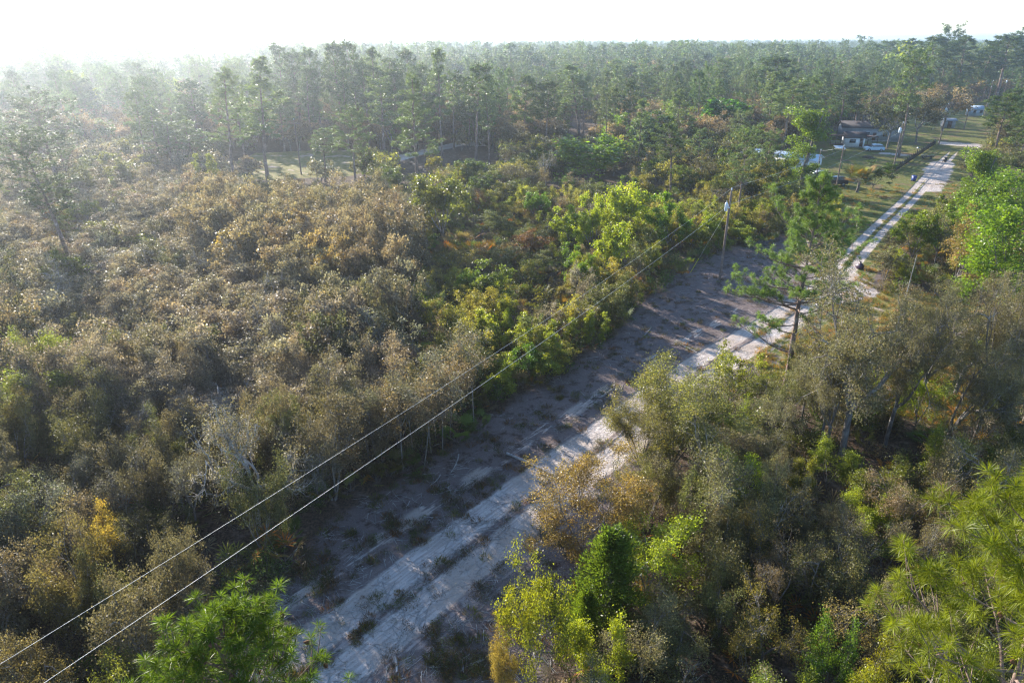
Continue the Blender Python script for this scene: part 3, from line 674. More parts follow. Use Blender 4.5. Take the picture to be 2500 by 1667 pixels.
hero('bare', 1333, 462, 362, 68, GY, "silvery moss-hung oak at the foot of the fresh-green dome", 0, 0)
hero('green', 1065, 440, 383, 42, (0.2, 0.18, 0.03), "little golden-green round tree in front of the grey drive", 0, 1)
hero('scrub', 275, 1420, 1262, 140, (0.48, 0.34, 0.07), "small golden-leaved oak glowing among dull scrub near the left wire", 0, 1)
hero('tall', 1430, 1385, 1142, 300, (0.26, 0.185, 0.085), "orange-tinged spreading oak overhanging the sandy track", 0, 0)
hero('green', 1305, 1690, 1390, 200, (0.19, 0.20, 0.025), "lemon-green oak at the right edge of the track near the bottom", 0, 1)
hero('scrub', 1235, 1700, 1535, 105, (0.28, 0.20, 0.05), "small orange-leaved oak at the foot of the lemon-green one", 0, 1)
hero('cedar', 1478, 1540, 1290, 260, (0.095, 0.14, 0.03), "dark green cedar with dense feathery cone behind the lemon-green oak", 0, 0)
hero('cedar', 1425, 1600, 1440, 130, (0.12, 0.17, 0.03), "smaller brighter cedar at the foot of the dark one", 0, 0)
hero('tall', 1640, 1165, 862, 290, (0.185, 0.185, 0.085), "broad pale twin-stemmed oak with yellowish top overhanging the track", 0, 1)
hero('tall', 1560, 1160, 935, 200, (0.18, 0.165, 0.09), "pale grey-green oak leaning out over the track beside the twin-stemmed one", 0, 2)
hero('scrub', 1780, 985, 858, 145, (0.24, 0.25, 0.03), "round golden-green tree beside the lone roadside pine", 0, 2)
hero('live', 2050, 1135, 650, 400, (0.165, 0.15, 0.09), "great leaning oak with open crown and pale trunk over the meadow", 0, 1, lean=(0.16, -0.05))
hero('live', 2000, 1100, 800, 190, (0.17, 0.155, 0.09), "grey-green oak between the lone roadside pine and the great leaning oak", 0, 0)
hero('live', 2160, 1090, 700, 270, (0.16, 0.14, 0.085), "tall thin-limbed oak right behind the great leaning one", 0, 2)
hero('live', 2235, 1010, 672, 230, (0.16, 0.15, 0.085), "airy oak rising above the pinkish sand of the meadow", 0, 0)
hero('live', 2375, 1080, 690, 270, (0.165, 0.14, 0.085), "tall grey oak between the open-crowned one and the right edge", 0, 2)
hero('live', 2490, 1060, 630, 260, (0.15, 0.13, 0.08), "tallest dark-limbed oak at the right edge above the meadow", 0, 0)
hero('live', 2015, 1110, 840, 220, (0.165, 0.15, 0.09), "slim dark oak just left of the great leaning one", 0, 2)
hero('live', 2280, 1130, 800, 270, (0.165, 0.15, 0.09), "open-crowned grey oak in the middle of the right-hand woods", 0, 0, lean=(0.15, 0))
hero('live', 2330, 965, 720, 230, (0.165, 0.15, 0.09), "forked dark oak on the far side of the meadow", 0, 1)
hero('live', 2440, 985, 690, 240, (0.165, 0.15, 0.09), "brownish oak at the right edge beyond the meadow", 0, 2)
hero('live', 2420, 1130, 830, 300, (0.165, 0.15, 0.09), "heavy leaning oak at the right edge above the near pine", 0, 1, lean=(0.25, 0))
hero('airy', 2200, 1345, 1158, 210, TN, "tan twiggy oak below the open-crowned grey oak", 0, 2)
hero('green', 1950, 1245, 1112, 105, (0.17, 0.17, 0.035), "olive-yellow tree in the gap below the great leaning oak", 0, 0)
hero('airy', 1880, 1510, 1338, 150, TN, "tan sparse oak in the lower right woods", 0, 3)
hero('airy', 1855, 1660, 1468, 210, (0.22, 0.18, 0.04), "yellow-olive oak with pale branches at the bottom of the right woods", 0, 1)
hero('green', 2010, 1740, 1540, 140, (0.10, 0.17, 0.03), "small fresh-green oak at the bottom between two yellow crowns", 0, 2)
hero('green', 2110, 1800, 1600, 200, (0.22, 0.22, 0.02), "brilliant yellow-green tree cut by the bottom edge near the right pine", 0, 3)
M_SLEN = bark_material("lichened_bark", (0.13, 0.115, 0.10), (0.27, 0.25, 0.22), (0.36, 0.35, 0.32), 5.0)
SL = [(985, 1149), (1010, 1121), (1036, 1134), (1053, 1105), (1064, 1078), (1080, 1099), (1098, 1069), (1125, 1012), (1158, 1051)]
for k, (bx, by) in enumerate(SL):
    x, y = at(bx, by); key = ('slender', 0, k % 3)
    if key not in CACHE:
        Wg, Cg = oak(np.random.default_rng(900 + k), 6.2, 1.5, 1, 0.06, 0.085, 3800, 2, 0.2, 0.5, (5, 4), 0.18, twig=2, hue=0.3)
        CACHE[key] = (Wg.mesh('trunk', M_SLEN), Cg.mesh('crown', M_LEAF))
    mw, mc = CACHE[key]; s = 1.05 + 0.2 * rs.random()
    place_tree('slender_oak', mw, mc, None, (x, y, 0), rs.random() * 6.28, s, GY if k % 2 else TN, "slender pale-trunked oak, %s from the left in the row at the clearing edge" % ORDN[k], 'tree', "slender oaks along the clearing edge")
    _o = [o for o in COL.objects if o.name.startswith('slender_oak')][-1]; _o.rotation_euler = (rs.uniform(-.13, .13), rs.uniform(-.13, .13), _o.rotation_euler[2])
    HEROES.append((x, y, 1.0, False))

# ---- trees built once
G_ = Geo(); tube(G_, [(0, 0, 0), (0, 0, .05), (0, 0, .10), (0, 0, .15)], [.012, .045, .038, .008], 8); CONE = G_.mesh('pine_cone', M_CONE)
def add_cones(e, K):
    for p in K:
        c = link('pine_cone', CONE, e); c.location = p; c.rotation_euler = (rs.uniform(0, 6), rs.uniform(0, 6), 0)
def unique(name, W, C, lm, bm, loc, tint, label, cat, rz=0.0, extra=(), wm=None):
    e = place_tree(name, W.mesh('trunk', bm), C.mesh('crown', lm), None, loc, rz, 1.0, tint, label, cat, None, extra); return e
rng = np.random.default_rng(11)
x, y = at(632, 1290); hm = height_for(x, y, 1005)
W, C = oak(rng, hm, 3.1, 1, 0.21, 0.08, 9000, 3, 0.17, 0.30, (6, 5, 5), 0.26, twig=3, open_=0.2, hue=0.5)
mg = Geo(); cc = np.concatenate(C.V); moss(mg, rng, cc[rng.choice(len(cc), 90)] , 0.5, 0.022, 3)
unique('mossy_oak', W, C, M_LEAF, M_GREYWOOD, (x, y, 0), (0.19, 0.17, 0.12), "pale twisted oak hung with grey moss at the thicket edge beneath the wires", 'tree', 0.4, (("hanging_moss", mg.mesh('hanging_moss', M_MOSS), (0.34, 0.31, 0.26)),))
HEROES.append((x, y, 2.6, False))
# lone pine beside the road
x, y = at(1916, 952); hp = height_for(x, y, 440)
low = [(0.20, 2.6, 4.6, 0.05), (0.30, 2.9, 2.4, 0.05), (0.345, 3.3, 3.2, 0.1), (0.42, 2.75, 5.4, 0.1), (0.45, 3.25, 5.0, 0.12), (0.47, 0.3, 4.8, 0.05), (0.52, 3.0, 5.0, 0.15), (0.6, 0.15, 4.8, 0.1), (0.66, 0.35, 4.4, 0.2), (0.62, 3.3, 4.6, 0.2), (0.75, 3.0, 4.4, 0.3), (0.8, 0.2, 4.0, 0.3)]
W, C, K = pine(np.random.default_rng(23), hp, 0.40, 3.9, 66, 'cone', 8, (54, 0.33, 0.022), 0.25, (0.0, 0.3), 0.12, 2, low, 1.0, 0.3, cones=60)
e = unique('pine_tree', W, C, M_NEEDLE, M_PBARK, (x, y, 0), (0.135, 0.205, 0.065), "large lone pine with open tiered branches standing beside the sandy track", 'pine', 0.0, ()); add_cones(e, K)
HEROES.append((x, y, 1.5, True))
# near pine below the camera, left
ZT = 16.9
x, y = at(525, 1515, ZT)
W, C, K = pine(np.random.default_rng(31), ZT + 0.3, 0.66, 1.75, 85, 'round', 7, (46, 0.20, 0.013), 0.17, (0, 0), 0.04, 2, [(.80, .1, 2.5, .3), (.78, -.2, 2.6, .2), (.76, .35, 2.4, .2)], 1.15, cones=70)
e = unique('pine_tree', W, C, M_NEEDLE, M_PBARK, (x, y, 0), (0.095, 0.145, 0.016), "dense bright green pine top with brown cones seen from above at the bottom", 'pine', 0.0, ()); add_cones(e, K)
HEROES.append((x, y, 1.0, True)); NEARL = (x, y)
# near pine, right edge
ZR = 19.9
x, y = at(2770, 1190, ZR)
lowr = [(0.70, 3.3, 3.0, 0.2), (0.66, 3.0, 3.2, 0.1), (0.60, 3.25, 3.2, 0.0)]
W, C, K = pine(np.random.default_rng(47), ZR + 0.2, 0.58, 2.5, 60, 'round', 8, (80, 0.27, 0.0095), 0.17, (0, 0), 0.05, 2, lowr, 1.15, cones=30)
mg = Geo(); cc = np.concatenate(C.V); sel = cc[(cc[:, 2] < ZR * 0.80)]; moss(mg, np.random.default_rng(3), sel[np.random.default_rng(4).choice(len(sel), 40)], 0.55, 0.010, 40)
e = unique('pine_tree', W, C, M_NEEDLE, M_PBARK, (x, y, 0), (0.17, 0.20, 0.014), "yellow-green long-needled pine hung with moss at the right edge", 'pine', 0.0, (("hanging_moss", mg.mesh('hanging_moss', M_MOSS), (0.30, 0.24, 0.19)),)); add_cones(e, K)
HEROES.append((x, y, 1.0, True))
# palm on the lawn
pw, pc = palmetto(np.random.default_rng(8), 46, 2.4, 16, 0.25)
for i in range(len(pw.V)): pw.V[i][:, 2] += 1.9
for i in range(len(pc.V)): pc.V[i][:, 2] += 1.9
tube(pw, [(0, 0, 0), (0.1, 0, 1), (0.1, 0.1, 2.0)], [0.28, 0.25, 0.22], 8)
x, y = at(2092, 470); unique('palm_tree', pw, pc, M_PALM, M_BARK, (x, y, 0), (0.13, 0.14, 0.05), "squat shaggy palm with yellowing fronds on the lawn beside the dark shrub", 'palm')
HEROES.append((x, y, 2.5, False))

# ------------------------------------------------------------------ random woodland
def fbm(x, y, s, o=0.0):
    return (math.sin(x / s + o) * math.cos(y / s * 1.3 - o) + 0.6 * math.sin(x / s * 2.1 + y / s * 1.7 + 2 * o) + 0.4 * math.cos(x / s * 3.7 - y / s * 4.1 + o)) / 2
PROTECT = [((1742, 455, 1800, 690), 79), ((1968, 362, 2015, 445), 130), ((2035, 335, 2170, 372), 175), ((1880, 700, 1990, 955), 50), ((1790, 450, 2080, 760), 50), ((535, 1010, 745, 1290), 37), ((598, 1150, 664, 1290), 33), ((970, 990, 1165, 1150), 42),
           ((2060, 960, 2110, 1130), 42), ((1335, 455, 1680, 590), 90), ((590, 378, 850, 432), 130), ((985, 345, 1190, 392), 163), ((200, 1255, 345, 1350), 36), ((1300, 1140, 1560, 1260), 34), ((1200, 1392, 1400, 1600), 27),
           ((1410, 1285, 1545, 1500), 29), ((1500, 870, 1735, 1050), 42), ((1718, 862, 1845, 935), 52), ((2180, 300, 2205, 425), 150), ((1340, 326, 1540, 420), 140), ((1455, 283, 1500, 293), 230), ((250, 268, 300, 292), 200),
           ((2330, 520, 2500, 690), 75), ((850, 270, 890, 440), 140), ((1005, 200, 1030, 450), 140), ((690, 290, 745, 425), 140), ((1070, 130, 1095, 385), 180), ((1185, 220, 1205, 400), 170), ((560, 180, 590, 425), 135), ((640, 160, 665, 412), 145), ((1400, 180, 1430, 335), 240), ((1790, 350, 1815, 540), 95), ((1630, 320, 1650, 478), 120), ((1125, 655, 1255, 700), 70), ((1205, 765, 1270, 810), 60), ((138, 480, 165, 580), 115),
           ((1955, 1115, 2000, 1180), 37), ((2170, 285, 2410, 345), 215), ((1960, 690, 2150, 770), 62), ((2150, 770, 2420, 900), 52)]
SAMP = [(math.cos(a), math.sin(a)) for a in np.linspace(0, 2 * math.pi, 10, endpoint=False)] + [(0, 0), (0.5, 0.5), (-0.5, 0.5)]
def ok_tree(x, y, r, h, isp=False, openfrac=0.0):
    for hx, hy, hr, hp in HEROES:
        dd = math.hypot(hx - x, hy - y)
        if dd < (0.5 * (hr + r) if not (hp or isp) else 0.9 if hp != isp else 2.2): return False
    zc = h * (0.5 if not isp else 0.72); rv = h * (0.5 if not isp else 0.28); d = depth(x, y, zc)
    pts = []
    for a, b in SAMP:
        px, py = proj(x + a * r * 0.9, y, zc + b * rv); pts.append((px, py))
    if not isp: pts += [proj(x + a * r * 0.8, y, 0.1) for a in (-1, 0, 1)]
    P = np.array(pts)
    if inpoly(P[:, 0], P[:, 1], OPEN).any(): return False
    for (x0, y0, x1, y1), dd in PROTECT:
        if d < dd - 1 and ((P[:, 0] > x0) & (P[:, 0] < x1) & (P[:, 1] > y0) & (P[:, 1] < y1)).any(): return False
    return True
def in_clear(x, y):
    return bool(inpoly([x], [y], CLEAR_G)[0] or inpoly([x], [y], LAWN_G)[0] or inpoly([x], [y], FIELD_G)[0])
PALMZONE = [(1060, 560), (1130, 480), (1250, 480), (1390, 560), (1400, 680), (1330, 740), (1200, 700), (1120, 640)]
rf = random.Random(77)
def pick(ws):
    t = rf.random() * sum(w for w, _ in ws)
    for w_, v in ws:
        t -= w_
        if t <= 0: return v
    return ws[-1][1]
def jit(c, a=0.16):
    k = 1 + rf.uniform(-a, a); return tuple(max(0.01, v * k * (1 + rf.uniform(-0.06, 0.06))) for v in c)
CAND = []    # (kind, x, y, r, h, tint, zone)
DOME = [(470, 580), (560, 450), (760, 425), (900, 460), (1000, 560), (1020, 690), (800, 720), (560, 660)]
def zone_of(px, py, x, y):
    d = y
    if inpoly([px], [py], PALMZONE)[0]: return 'palm'
    if d > 112: return 'far'
    if inpoly([x], [y], MEADOW_G)[0]: return 'meadow'
    u = px - (1250 + (950 - py) * 0.95)     # side of the track in the photo
    if u > 0 and py < 1e9 and (x > 0 or px > 1150) and px > 1100 and road_side(x, y) > 0: return 'right'
    if px < 1000 and py < 1000: return 'leftup' 
    if py >= 1000: return 'leftlow'
    return 'mid'
def road_side(x, y):
    i = np.argmin(np.hypot(road[:, 0] - x, road[:, 1] - y)); i = min(max(i, 0), len(road) - 2); d = road[i + 1] - road[i]
    return (x - road[i][0]) * d[1] - (y - road[i][1]) * d[0]
ED = gp([(600, 1560), (660, 1450), (720, 1350), (800, 1290), (880, 1230), (960, 1190), (1060, 1120), (1148, 1065), (1240, 1000), (1329, 945), (1400, 890), (1488, 838), (1530, 790), (1594, 725), (1650, 690), (1700, 660), (1760, 615), (1830, 610), (1900, 600)])
EDA = np.array(ED)
def edge_d(x, y): return float(np.min(np.hypot(EDA[:, 0] - x, EDA[:, 1] - y)))
def fill():
    # near and middle belt
    y = 11.0
    while y < 400:
        sp = 2.45 if y < 60 else 3.0 if y < 112 else 4.6 if y < 220 else 6.4
        x = -(y * 0.80 + 14)
        while x < y * 0.80 + 14:
            X = x + rf.uniform(-.5, .5) * sp; Y = y + rf.uniform(-.5, .5) * sp; x += sp
            px, py = proj(X, Y, 3.0)
            if px < -160 or px > 2660 or py > 1900: continue
            if in_clear(X, Y): continue
            z = zone_of(px, py, X, Y); n1 = fbm(X, Y, 14.0, 1.0); n2 = fbm(X, Y, 30.0, 2.2)
            if z == 'palm':
                if rf.random() < 0.75:
                    k = pick([(4, ('palmetto', (0.14, 0.15, 0.03))), (2, ('palmetto', (0.26, 0.15, 0.03))), (3, ('bush', (0.17, 0.15, 0.03))), (0.8, ('scrub', OL)), (0.5, ('airy', YO))])
                    kd, t = k; h = rf.uniform(1.4, 2.3) if kd in ('palmetto', 'bush') else rf.uniform(2.5, 3.6); r = h * 0.8
                else: continue
            elif z == 'leftup':
                kd, t = pick([(6, ('scrub', GB)), (4, ('scrub', GB2)), (1.5 + 2 * (n1 > .3), ('scrub', (0.13, 0.12, 0.065))), (0.6, ('airy', GY)), (0.5, ('green', (0.17, 0.19, 0.06))), (1.8, ('bare', GY))])
                h = (4.9 + 1.8 * n2 + 1.6 * n1) * rf.uniform(.72, 1.2); r = rf.uniform(1.9, 3.3)
                if inpoly([px], [py], DOME)[0]: h = rf.uniform(6.3, 8.4); r *= 1.15; t = (0.24, 0.185, 0.125)
            elif z == 'leftlow':
                kd, t = pick([(4, ('scrub', (0.155, 0.125, 0.080))), (3.5, ('scrub', DO)), (2, ('scrub', (0.16, 0.125, 0.05))), (1.9, ('airy', GY)), (1.0, ('bare', GY)), (0.6, ('green', (0.13, 0.15, 0.04)))])
                h = (4.6 + 1.2 * n1) * rf.uniform(.7, 1.2); r = rf.uniform(1.5, 2.6)
                if edge_d(X, Y) < 7: h = max(h, rf.uniform(5.2, 7.0))
            elif z == 'mid':
                kd, t = pick([(3.5, ('scrub', YO)), (3, ('scrub', OL)), (1.2, ('airy', TN)), (3.4, ('green', (0.21, 0.24, 0.035))), (0.8, ('green', BG)), (0.8, ('scrub', GB)), (1.0, ('airy', (0.28, 0.22, 0.06))), (0.4, ('bare', GY)), (0.2, ('scrub', RB))])
                h = rf.uniform(2.6, 4.9); r = rf.uniform(1.3, 2.4)
            elif z == 'meadow':
                if rf.random() < 0.75: continue
                kd, t = pick([(3, ('bush', (0.2, 0.18, 0.03))), (1, ('scrub', YG))]); h = rf.uniform(1.0, 1.8); r = h * .8
            elif z == 'right':
                if n1 < -0.45 and rf.random() < .6:
                    kd, t = ('palmetto', (0.10, 0.15, 0.03)); h = 1.6; r = 1.5
                else:
                    kd, t = pick([(3, ('scrub', (0.15, 0.15, 0.06))), (2, ('scrub', (0.18, 0.16, 0.10))), (3.2, ('airy', (0.18, 0.165, 0.09))), (2.6, ('green', (0.16, 0.19, 0.04))), (0.45, ('bare', GY)), (0.9, ('airy', (0.27, 0.20, 0.07))), (0.8, ('green', YG))])
                    h = rf.uniform(2.8, 5.6); r = rf.uniform(1.4, 2.5)
                    if kd == 'airy' and py < 1250 and rf.random() < .5: h = rf.uniform(6.5, 8.5); r = rf.uniform(2.2, 3.2)
            else:
                left = px < 900
                if Y < 170:
                    if rf.random() < (0.05 if not left else 0.10): kd, t = rf.choice(PINES), PN
                    elif left: kd, t = pick([(5, ('scrub', GB)), (2, ('scrub', GB2)), (1, ('green', (0.14, 0.15, 0.07))), (2, ('scrub', (0.12, 0.12, 0.06)))])
                    else: kd, t = pick([(3, ('scrub', OL)), (2, ('scrub', YO)), (2, ('airy', TN)), (2, ('green', (0.08, 0.12, 0.03))), (1.5, ('live', (0.10, 0.09, 0.05)))])
                else:
                    pp = (0.34 if not 950 < px < 1800 or Y > 270 else 0.16) + 0.5 * n2
                    if rf.random() < pp: kd, t = pick([(3, ('pround', PD)), (2, ('pcone', PN)), (2, ('pflat', PN)), (1, ('psparse', PN))])
                    else: kd, t = pick([(3.5, ('live', (0.17, 0.125, 0.085))), (2, ('live', (0.28, 0.20, 0.125))), (2, ('scrub', (0.15, 0.14, 0.07))), (1.5, ('tall', (0.10, 0.15, 0.045))), (0.6, ('tall', (0.15, 0.22, 0.045)))])
                if kd in PINES: h = rf.uniform(9, 18.5); r = rf.uniform(2.4, 4.4) * (1.2 if kd == 'pflat' else 1)
                elif kd == 'live' or kd == 'tall': h = rf.uniform(6, 9.5) if Y > 170 else rf.uniform(5, 7); r = rf.uniform(3.2, 4.8)
                else: h = rf.uniform(3.5, 6.0); r = rf.uniform(2.2, 3.4)
            isp = kd in PINES
            if not ok_tree(X, Y, r, h, isp): continue
            CAND.append((kd, X, Y, r, h, jit(t), z))
        y += sp * 0.92
    # far forest to the horizon
    d = 400.0
    while d < 5200:
        s = max(6.4, d / 62); x = -(d * 0.80)
        while x < d * 0.80:
            X = x + rf.uniform(-.5, .5) * s; Y = d + rf.uniform(-.5, .5) * s; x += s
            n2 = fbm(X, Y, 60, 2.2)
            sc = 1 + max(0, (d - 500) / 2600)     # a far crown stands for a clump of crowns
            if rf.random() < 0.42 + 0.5 * n2: kd, t = pick([(3, ('pround', PD)), (2, ('pcone', PN)), (3, ('pflat', PN))]); h = rf.uniform(12, 23); r = rf.uniform(3.4, 5.6) * sc
            else: kd, t = pick([(3, ('live', (0.17, 0.125, 0.085))), (2, ('live', (0.15, 0.125, 0.08))), (1.2, ('tall', (0.08, 0.12, 0.04)))]); h = rf.uniform(8, 15); r = rf.uniform(4, 6.5) * sc
            CAND.append((kd, X, Y, r, h, jit(t, .2), 'horizon'))
        d += s * 0.9
fill()
# palmettos along the thicket edge and under the right woods
for i in range(len(ED) - 1):
    a, b = np.array(ED[i]), np.array(ED[i + 1]); L = np.hypot(*(b - a)); n_ = max(1, int(L / 1.1))
    nn = np.array([-(b - a)[1], (b - a)[0]]) / L
    for k in range(n_):
        p = a + (b - a) * (k + rf.random()) / n_ + nn * rf.uniform(0.1, 2.2)
        if rf.random() < 0.85:
            h = rf.uniform(1.1, 2.0); CAND.append((pick([(3, 'palmetto'), (1.2, 'bush')]), p[0], p[1], h * rf.uniform(.7, .95), h, jit(pick([(3, (0.085, 0.13, 0.03)), (1.5, (0.14, 0.16, 0.03)), (1, (0.12, 0.11, 0.04))])), 'edge'))
def size_px(c): return c[4] * c[3] / depth(c[1], c[2], c[4] * .5) ** 2
def in_frame(c):
    px, py = proj(c[1], c[2], c[4] * .6); m = c[3] / depth(c[1], c[2], 3) * FPX
    return -m < px < 2500 + m and py < 1667 + m * 1.6 and py > 0
ZLAB = {'leftup': ("in the broad hazy thicket left of the wires", "thicket left of the wires"), 'leftlow': ("in the shaded lower-left thicket beside the clearing", "shaded lower-left thicket"), 'mid': ("in the sunlit scrub between the wires and the palmetto patch", "sunlit middle scrub"),
        'palm': ("in the open palmetto patch", "open palmetto patch"), 'meadow': ("in the dry meadow on the right", "dry meadow"), 'right': ("in the tangled woods right of the sandy track", "woods right of the track"),
        'far': ("in the mixed forest beyond the thicket", "forest beyond the thicket"), 'horizon': ("towards the horizon", "forest towards the horizon"), 'edge': ("along the shaded edge of the clearing", "clearing edge")}
def colour_word(t):
    r_, g_, b_ = t
    if g_ > r_ * 1.05: return 'bright green' if g_ > 0.15 else 'dark green'
    if b_ > r_ * 0.72: return 'silver-grey'
    if b_ > r_ * 0.5: return 'grey-brown' if r_ < 0.19 else 'tan'
    if g_ < r_ * 0.65: return 'rusty orange'
    return 'golden-olive' if r_ > 0.16 else 'dull olive'
DESC = dict(scrub='bushy {} scrub oak', airy='open-crowned {} small oak', green='leafy {} broadleaf tree', tall='tall {} broadleaf tree', live='spreading {} oak', bare='nearly leafless {} oak', pround='round-headed {} pine', pcone='pointed {} pine', pflat='flat-topped {} pine', psparse='slim sparse {} pine', palmetto='fan-leaved {} saw palmetto', bush='low {} bush')
LM = [(150, 470, "flat-topped lone pine"), (275, 1300, "golden-leaved oak"), (640, 1120, "moss-hung twisted oak"), (1060, 1060, "slender oak row"), (1080, 510, "olive-green tree by the thicket dome"), (1527, 520, "lime-green cluster"),
      (1760, 600, "nearest utility pole"), (1290, 590, "rust-coloured bush"), (1930, 720, "lone roadside pine"), (1780, 900, "golden-green round tree"), (2100, 880, "great leaning oak"), (1640, 980, "twin-stemmed oak"), (1430, 1220, "orange-tinged oak"),
      (1478, 1400, "dark cedar"), (2430, 600, "large maple"), (2420, 1350, "near right pine"), (610, 320, "three clearing pines"), (1080, 370, "grey drive"), (1440, 380, "fresh-green dome"), (1930, 400, "mobile home"), (2220, 280, "tall leaning pine"),
      (2352, 450, "roadside vine-draped tree"), (2200, 1230, "tan twiggy oak"), (560, 1560, "near cone-bearing pine"), (1237, 800, "bright sapling under the wires"), (1300, 1500, "lemon-green oak"), (2300, 880, "dry meadow"), (1640, 380, "young yellowish pine"),
      (740, 560, "brown thicket dome"), (430, 760, "centre of the hazy thicket"), (2040, 1500, "brilliant yellow-green bottom tree"), (1413, 250, "spreading double-trunked pine"), (390, 240, "pale yellow-green hazy tree"), (1872, 220, "domed ridge pine"), (880, 230, "wall of dark pines")]
ORD = ["nearest"] + ORDN[1:] + ['fifteenth', 'sixteenth', 'seventeenth', 'eighteenth', 'nineteenth', 'twentieth']
ORD_ = ["nearest", "second", "third", "fourth", "fifth", "sixth", "seventh", "eighth", "ninth", "tenth"]
def relabel(items):
    G = {}
    for e, c, desc in items:
        px, py = proj(c[1], c[2], c[4] * .6); b = min(LM, key=lambda m: math.hypot(m[0] - px, (m[1] - py) * 1.2)); dx, dy = px - b[0], (py - b[1]) * 1.2
        rel = ("right of" if dx > 0 else "left of") if abs(dx) > abs(dy) else ("in front of" if dy > 0 else "behind")
        G.setdefault((desc, rel, b[2]), []).append((math.hypot(dx, dy), e))
    for (desc, rel, nm), L in G.items():
        L.sort(key=lambda t: t[0])
        for k, (d_, e) in enumerate(L):
            e["label"] = (desc + " " + rel + " the " + nm) if len(L) == 1 else (desc + ", " + (ORD[k] if k < 20 else "farther") + " " + rel + " the " + nm)
ITEMS = []
vis = [c for c in CAND if in_frame(c)]
vis.sort(key=size_px, reverse=True)
count = {}; rest = []
CAP = {'pine_tree': 210, 'scrub_oak': 285, 'turkey_oak': 120, 'broadleaf_tree': 130, 'live_oak': 120, 'bare_oak': 80, 'saw_palmetto': 150, 'bush': 90}
for c in vis:
    kd, X, Y, r, h, t, z = c; nm = NAME[kd]
    if z == 'horizon' or count.get(nm, 0) >= CAP[nm]: rest.append(c); continue
    count[nm] = count.get(nm, 0) + 1
    H0, R0 = REF[kd]; l = lod(depth(X, Y, h * .6)); i = rf.randrange(NVAR[kd]); mw, mc = meshes(kd, l, i)
    zl, zg = ZLAB[z]; lab = DESC[kd].format(colour_word(t)) + " " + zl
    e = place_tree(nm, mw, mc, None, (X, Y, -0.02), rf.random() * 6.28, (r / R0, r / R0, h / H0), t, lab, {'pine_tree': 'pine', 'saw_palmetto': 'palmetto', 'bush': 'bush'}.get(nm, 'tree'), DESC[kd].format(colour_word(t)) + "s, " + zg); ITEMS.append((e, c, DESC[kd].format(colour_word(t))))

relabel(ITEMS)
# ------------------------------------------------------------------ masses: one object each, instanced by geometry nodes
def scatter(name, srcs, pts, rot, scl, tint, idx):
    """srcs: list of meshes; one stuff object instancing them on its points"""
    cl = bpy.data.collections.new(name + "_kinds")
    for i, m in enumerate(srcs):
        o = bpy.data.objects.new("%s_kind_%03d" % (name, i), m); cl.objects.link(o)
    me = bpy.data.meshes.new(name); P = np.asarray(pts, np.float32); me.vertices.add(len(P)); me.vertices.foreach_set("co", P.ravel())
    for nm, ty, a in (("rot", 'FLOAT_VECTOR', rot), ("scl", 'FLOAT_VECTOR', scl), ("tint", 'FLOAT_COLOR', tint), ("idx", 'INT', idx)):
        at_ = me.attributes.new(nm, ty, 'POINT'); a = np.asarray(a)
        at_.data.foreach_set({'FLOAT_VECTOR': 'vector', 'FLOAT_COLOR': 'color', 'INT': 'value'}[ty], (a.astype(np.int32) if ty == 'INT' else a.astype(np.float32)).ravel())
    o = link(name, me); ng = bpy.data.node_groups.new(name, 'GeometryNodeTree')
    ng.interface.new_socket("Geometry", in_out='INPUT', socket_type='NodeSocketGeometry'); ng.interface.new_socket("Geometry", in_out='OUTPUT', socket_type='NodeSocketGeometry')
    gi = ng.nodes.new("NodeGroupInput"); go = ng.nodes.new("NodeGroupOutput"); ip = ng.nodes.new("GeometryNodeInstanceOnPoints"); ci = ng.nodes.new("GeometryNodeCollectionInfo")
    ci.inputs["Collection"].default_value = cl; ci.inputs["Separate Children"].default_value = True; ci.inputs["Reset Children"].default_value = True
    def na(nm, ty):
        n = ng.nodes.new("GeometryNodeInputNamedAttribute"); n.data_type = ty; n.inputs["Name"].default_value = nm; return n.outputs[0]
    ng.links.new(gi.outputs[0], ip.inputs["Points"]); ng.links.new(ci.outputs[0], ip.inputs["Instance"]); ip.inputs["Pick Instance"].default_value = True
    ng.links.new(na("idx", 'INT'), ip.inputs["Instance Index"]); ng.links.new(na("rot", 'FLOAT_VECTOR'), ip.inputs["Rotation"]); ng.links.new(na("scl", 'FLOAT_VECTOR'), ip.inputs["Scale"])
    ng.links.new(ip.outputs[0], go.inputs[0])
    o.modifiers.new("scatter", 'NODES').node_group = ng
    return o
def tree_mass(name, cands, label, cat):
    keys = {}; idx = []; P = []; Ro = []; Sc = []; T = []
    for kd, X, Y, r, h, t, z in cands:
        l = max(1, lod(depth(X, Y, h * .6))); k = (kd, l, rf.randrange(min(3, NVAR[kd]))); keys.setdefault(k, len(keys)); idx.append(keys[k])
        H0, R0 = REF[kd]; P.append((X, Y, 0)); Ro.append((0, 0, rf.random() * 6.28)); Sc.append((r / R0, r / R0, h / H0)); T.append((*t, 1))
    srcs = [merged('tree', geos(*k), [LEAFMAT[k[0]][1], LEAFMAT[k[0]][0]]) for k in keys]
    tag(scatter(name, srcs, P, Ro, Sc, T, idx), label, cat, None, "stuff")
tree_mass("far_forest", [c for c in rest if c[6] == 'horizon'], "hazy pine and oak forest running unbroken to the horizon", "forest")
tree_mass("thicket", [c for c in rest if c[6] != 'horizon' and c[0] not in PINES], "countless small oaks and bushes filling in behind the nearer trees", "thicket")
tree_mass("pine_forest", [c for c in rest if c[6] != 'horizon' and c[0] in PINES], "pines massed behind the nearer single pines", "forest")

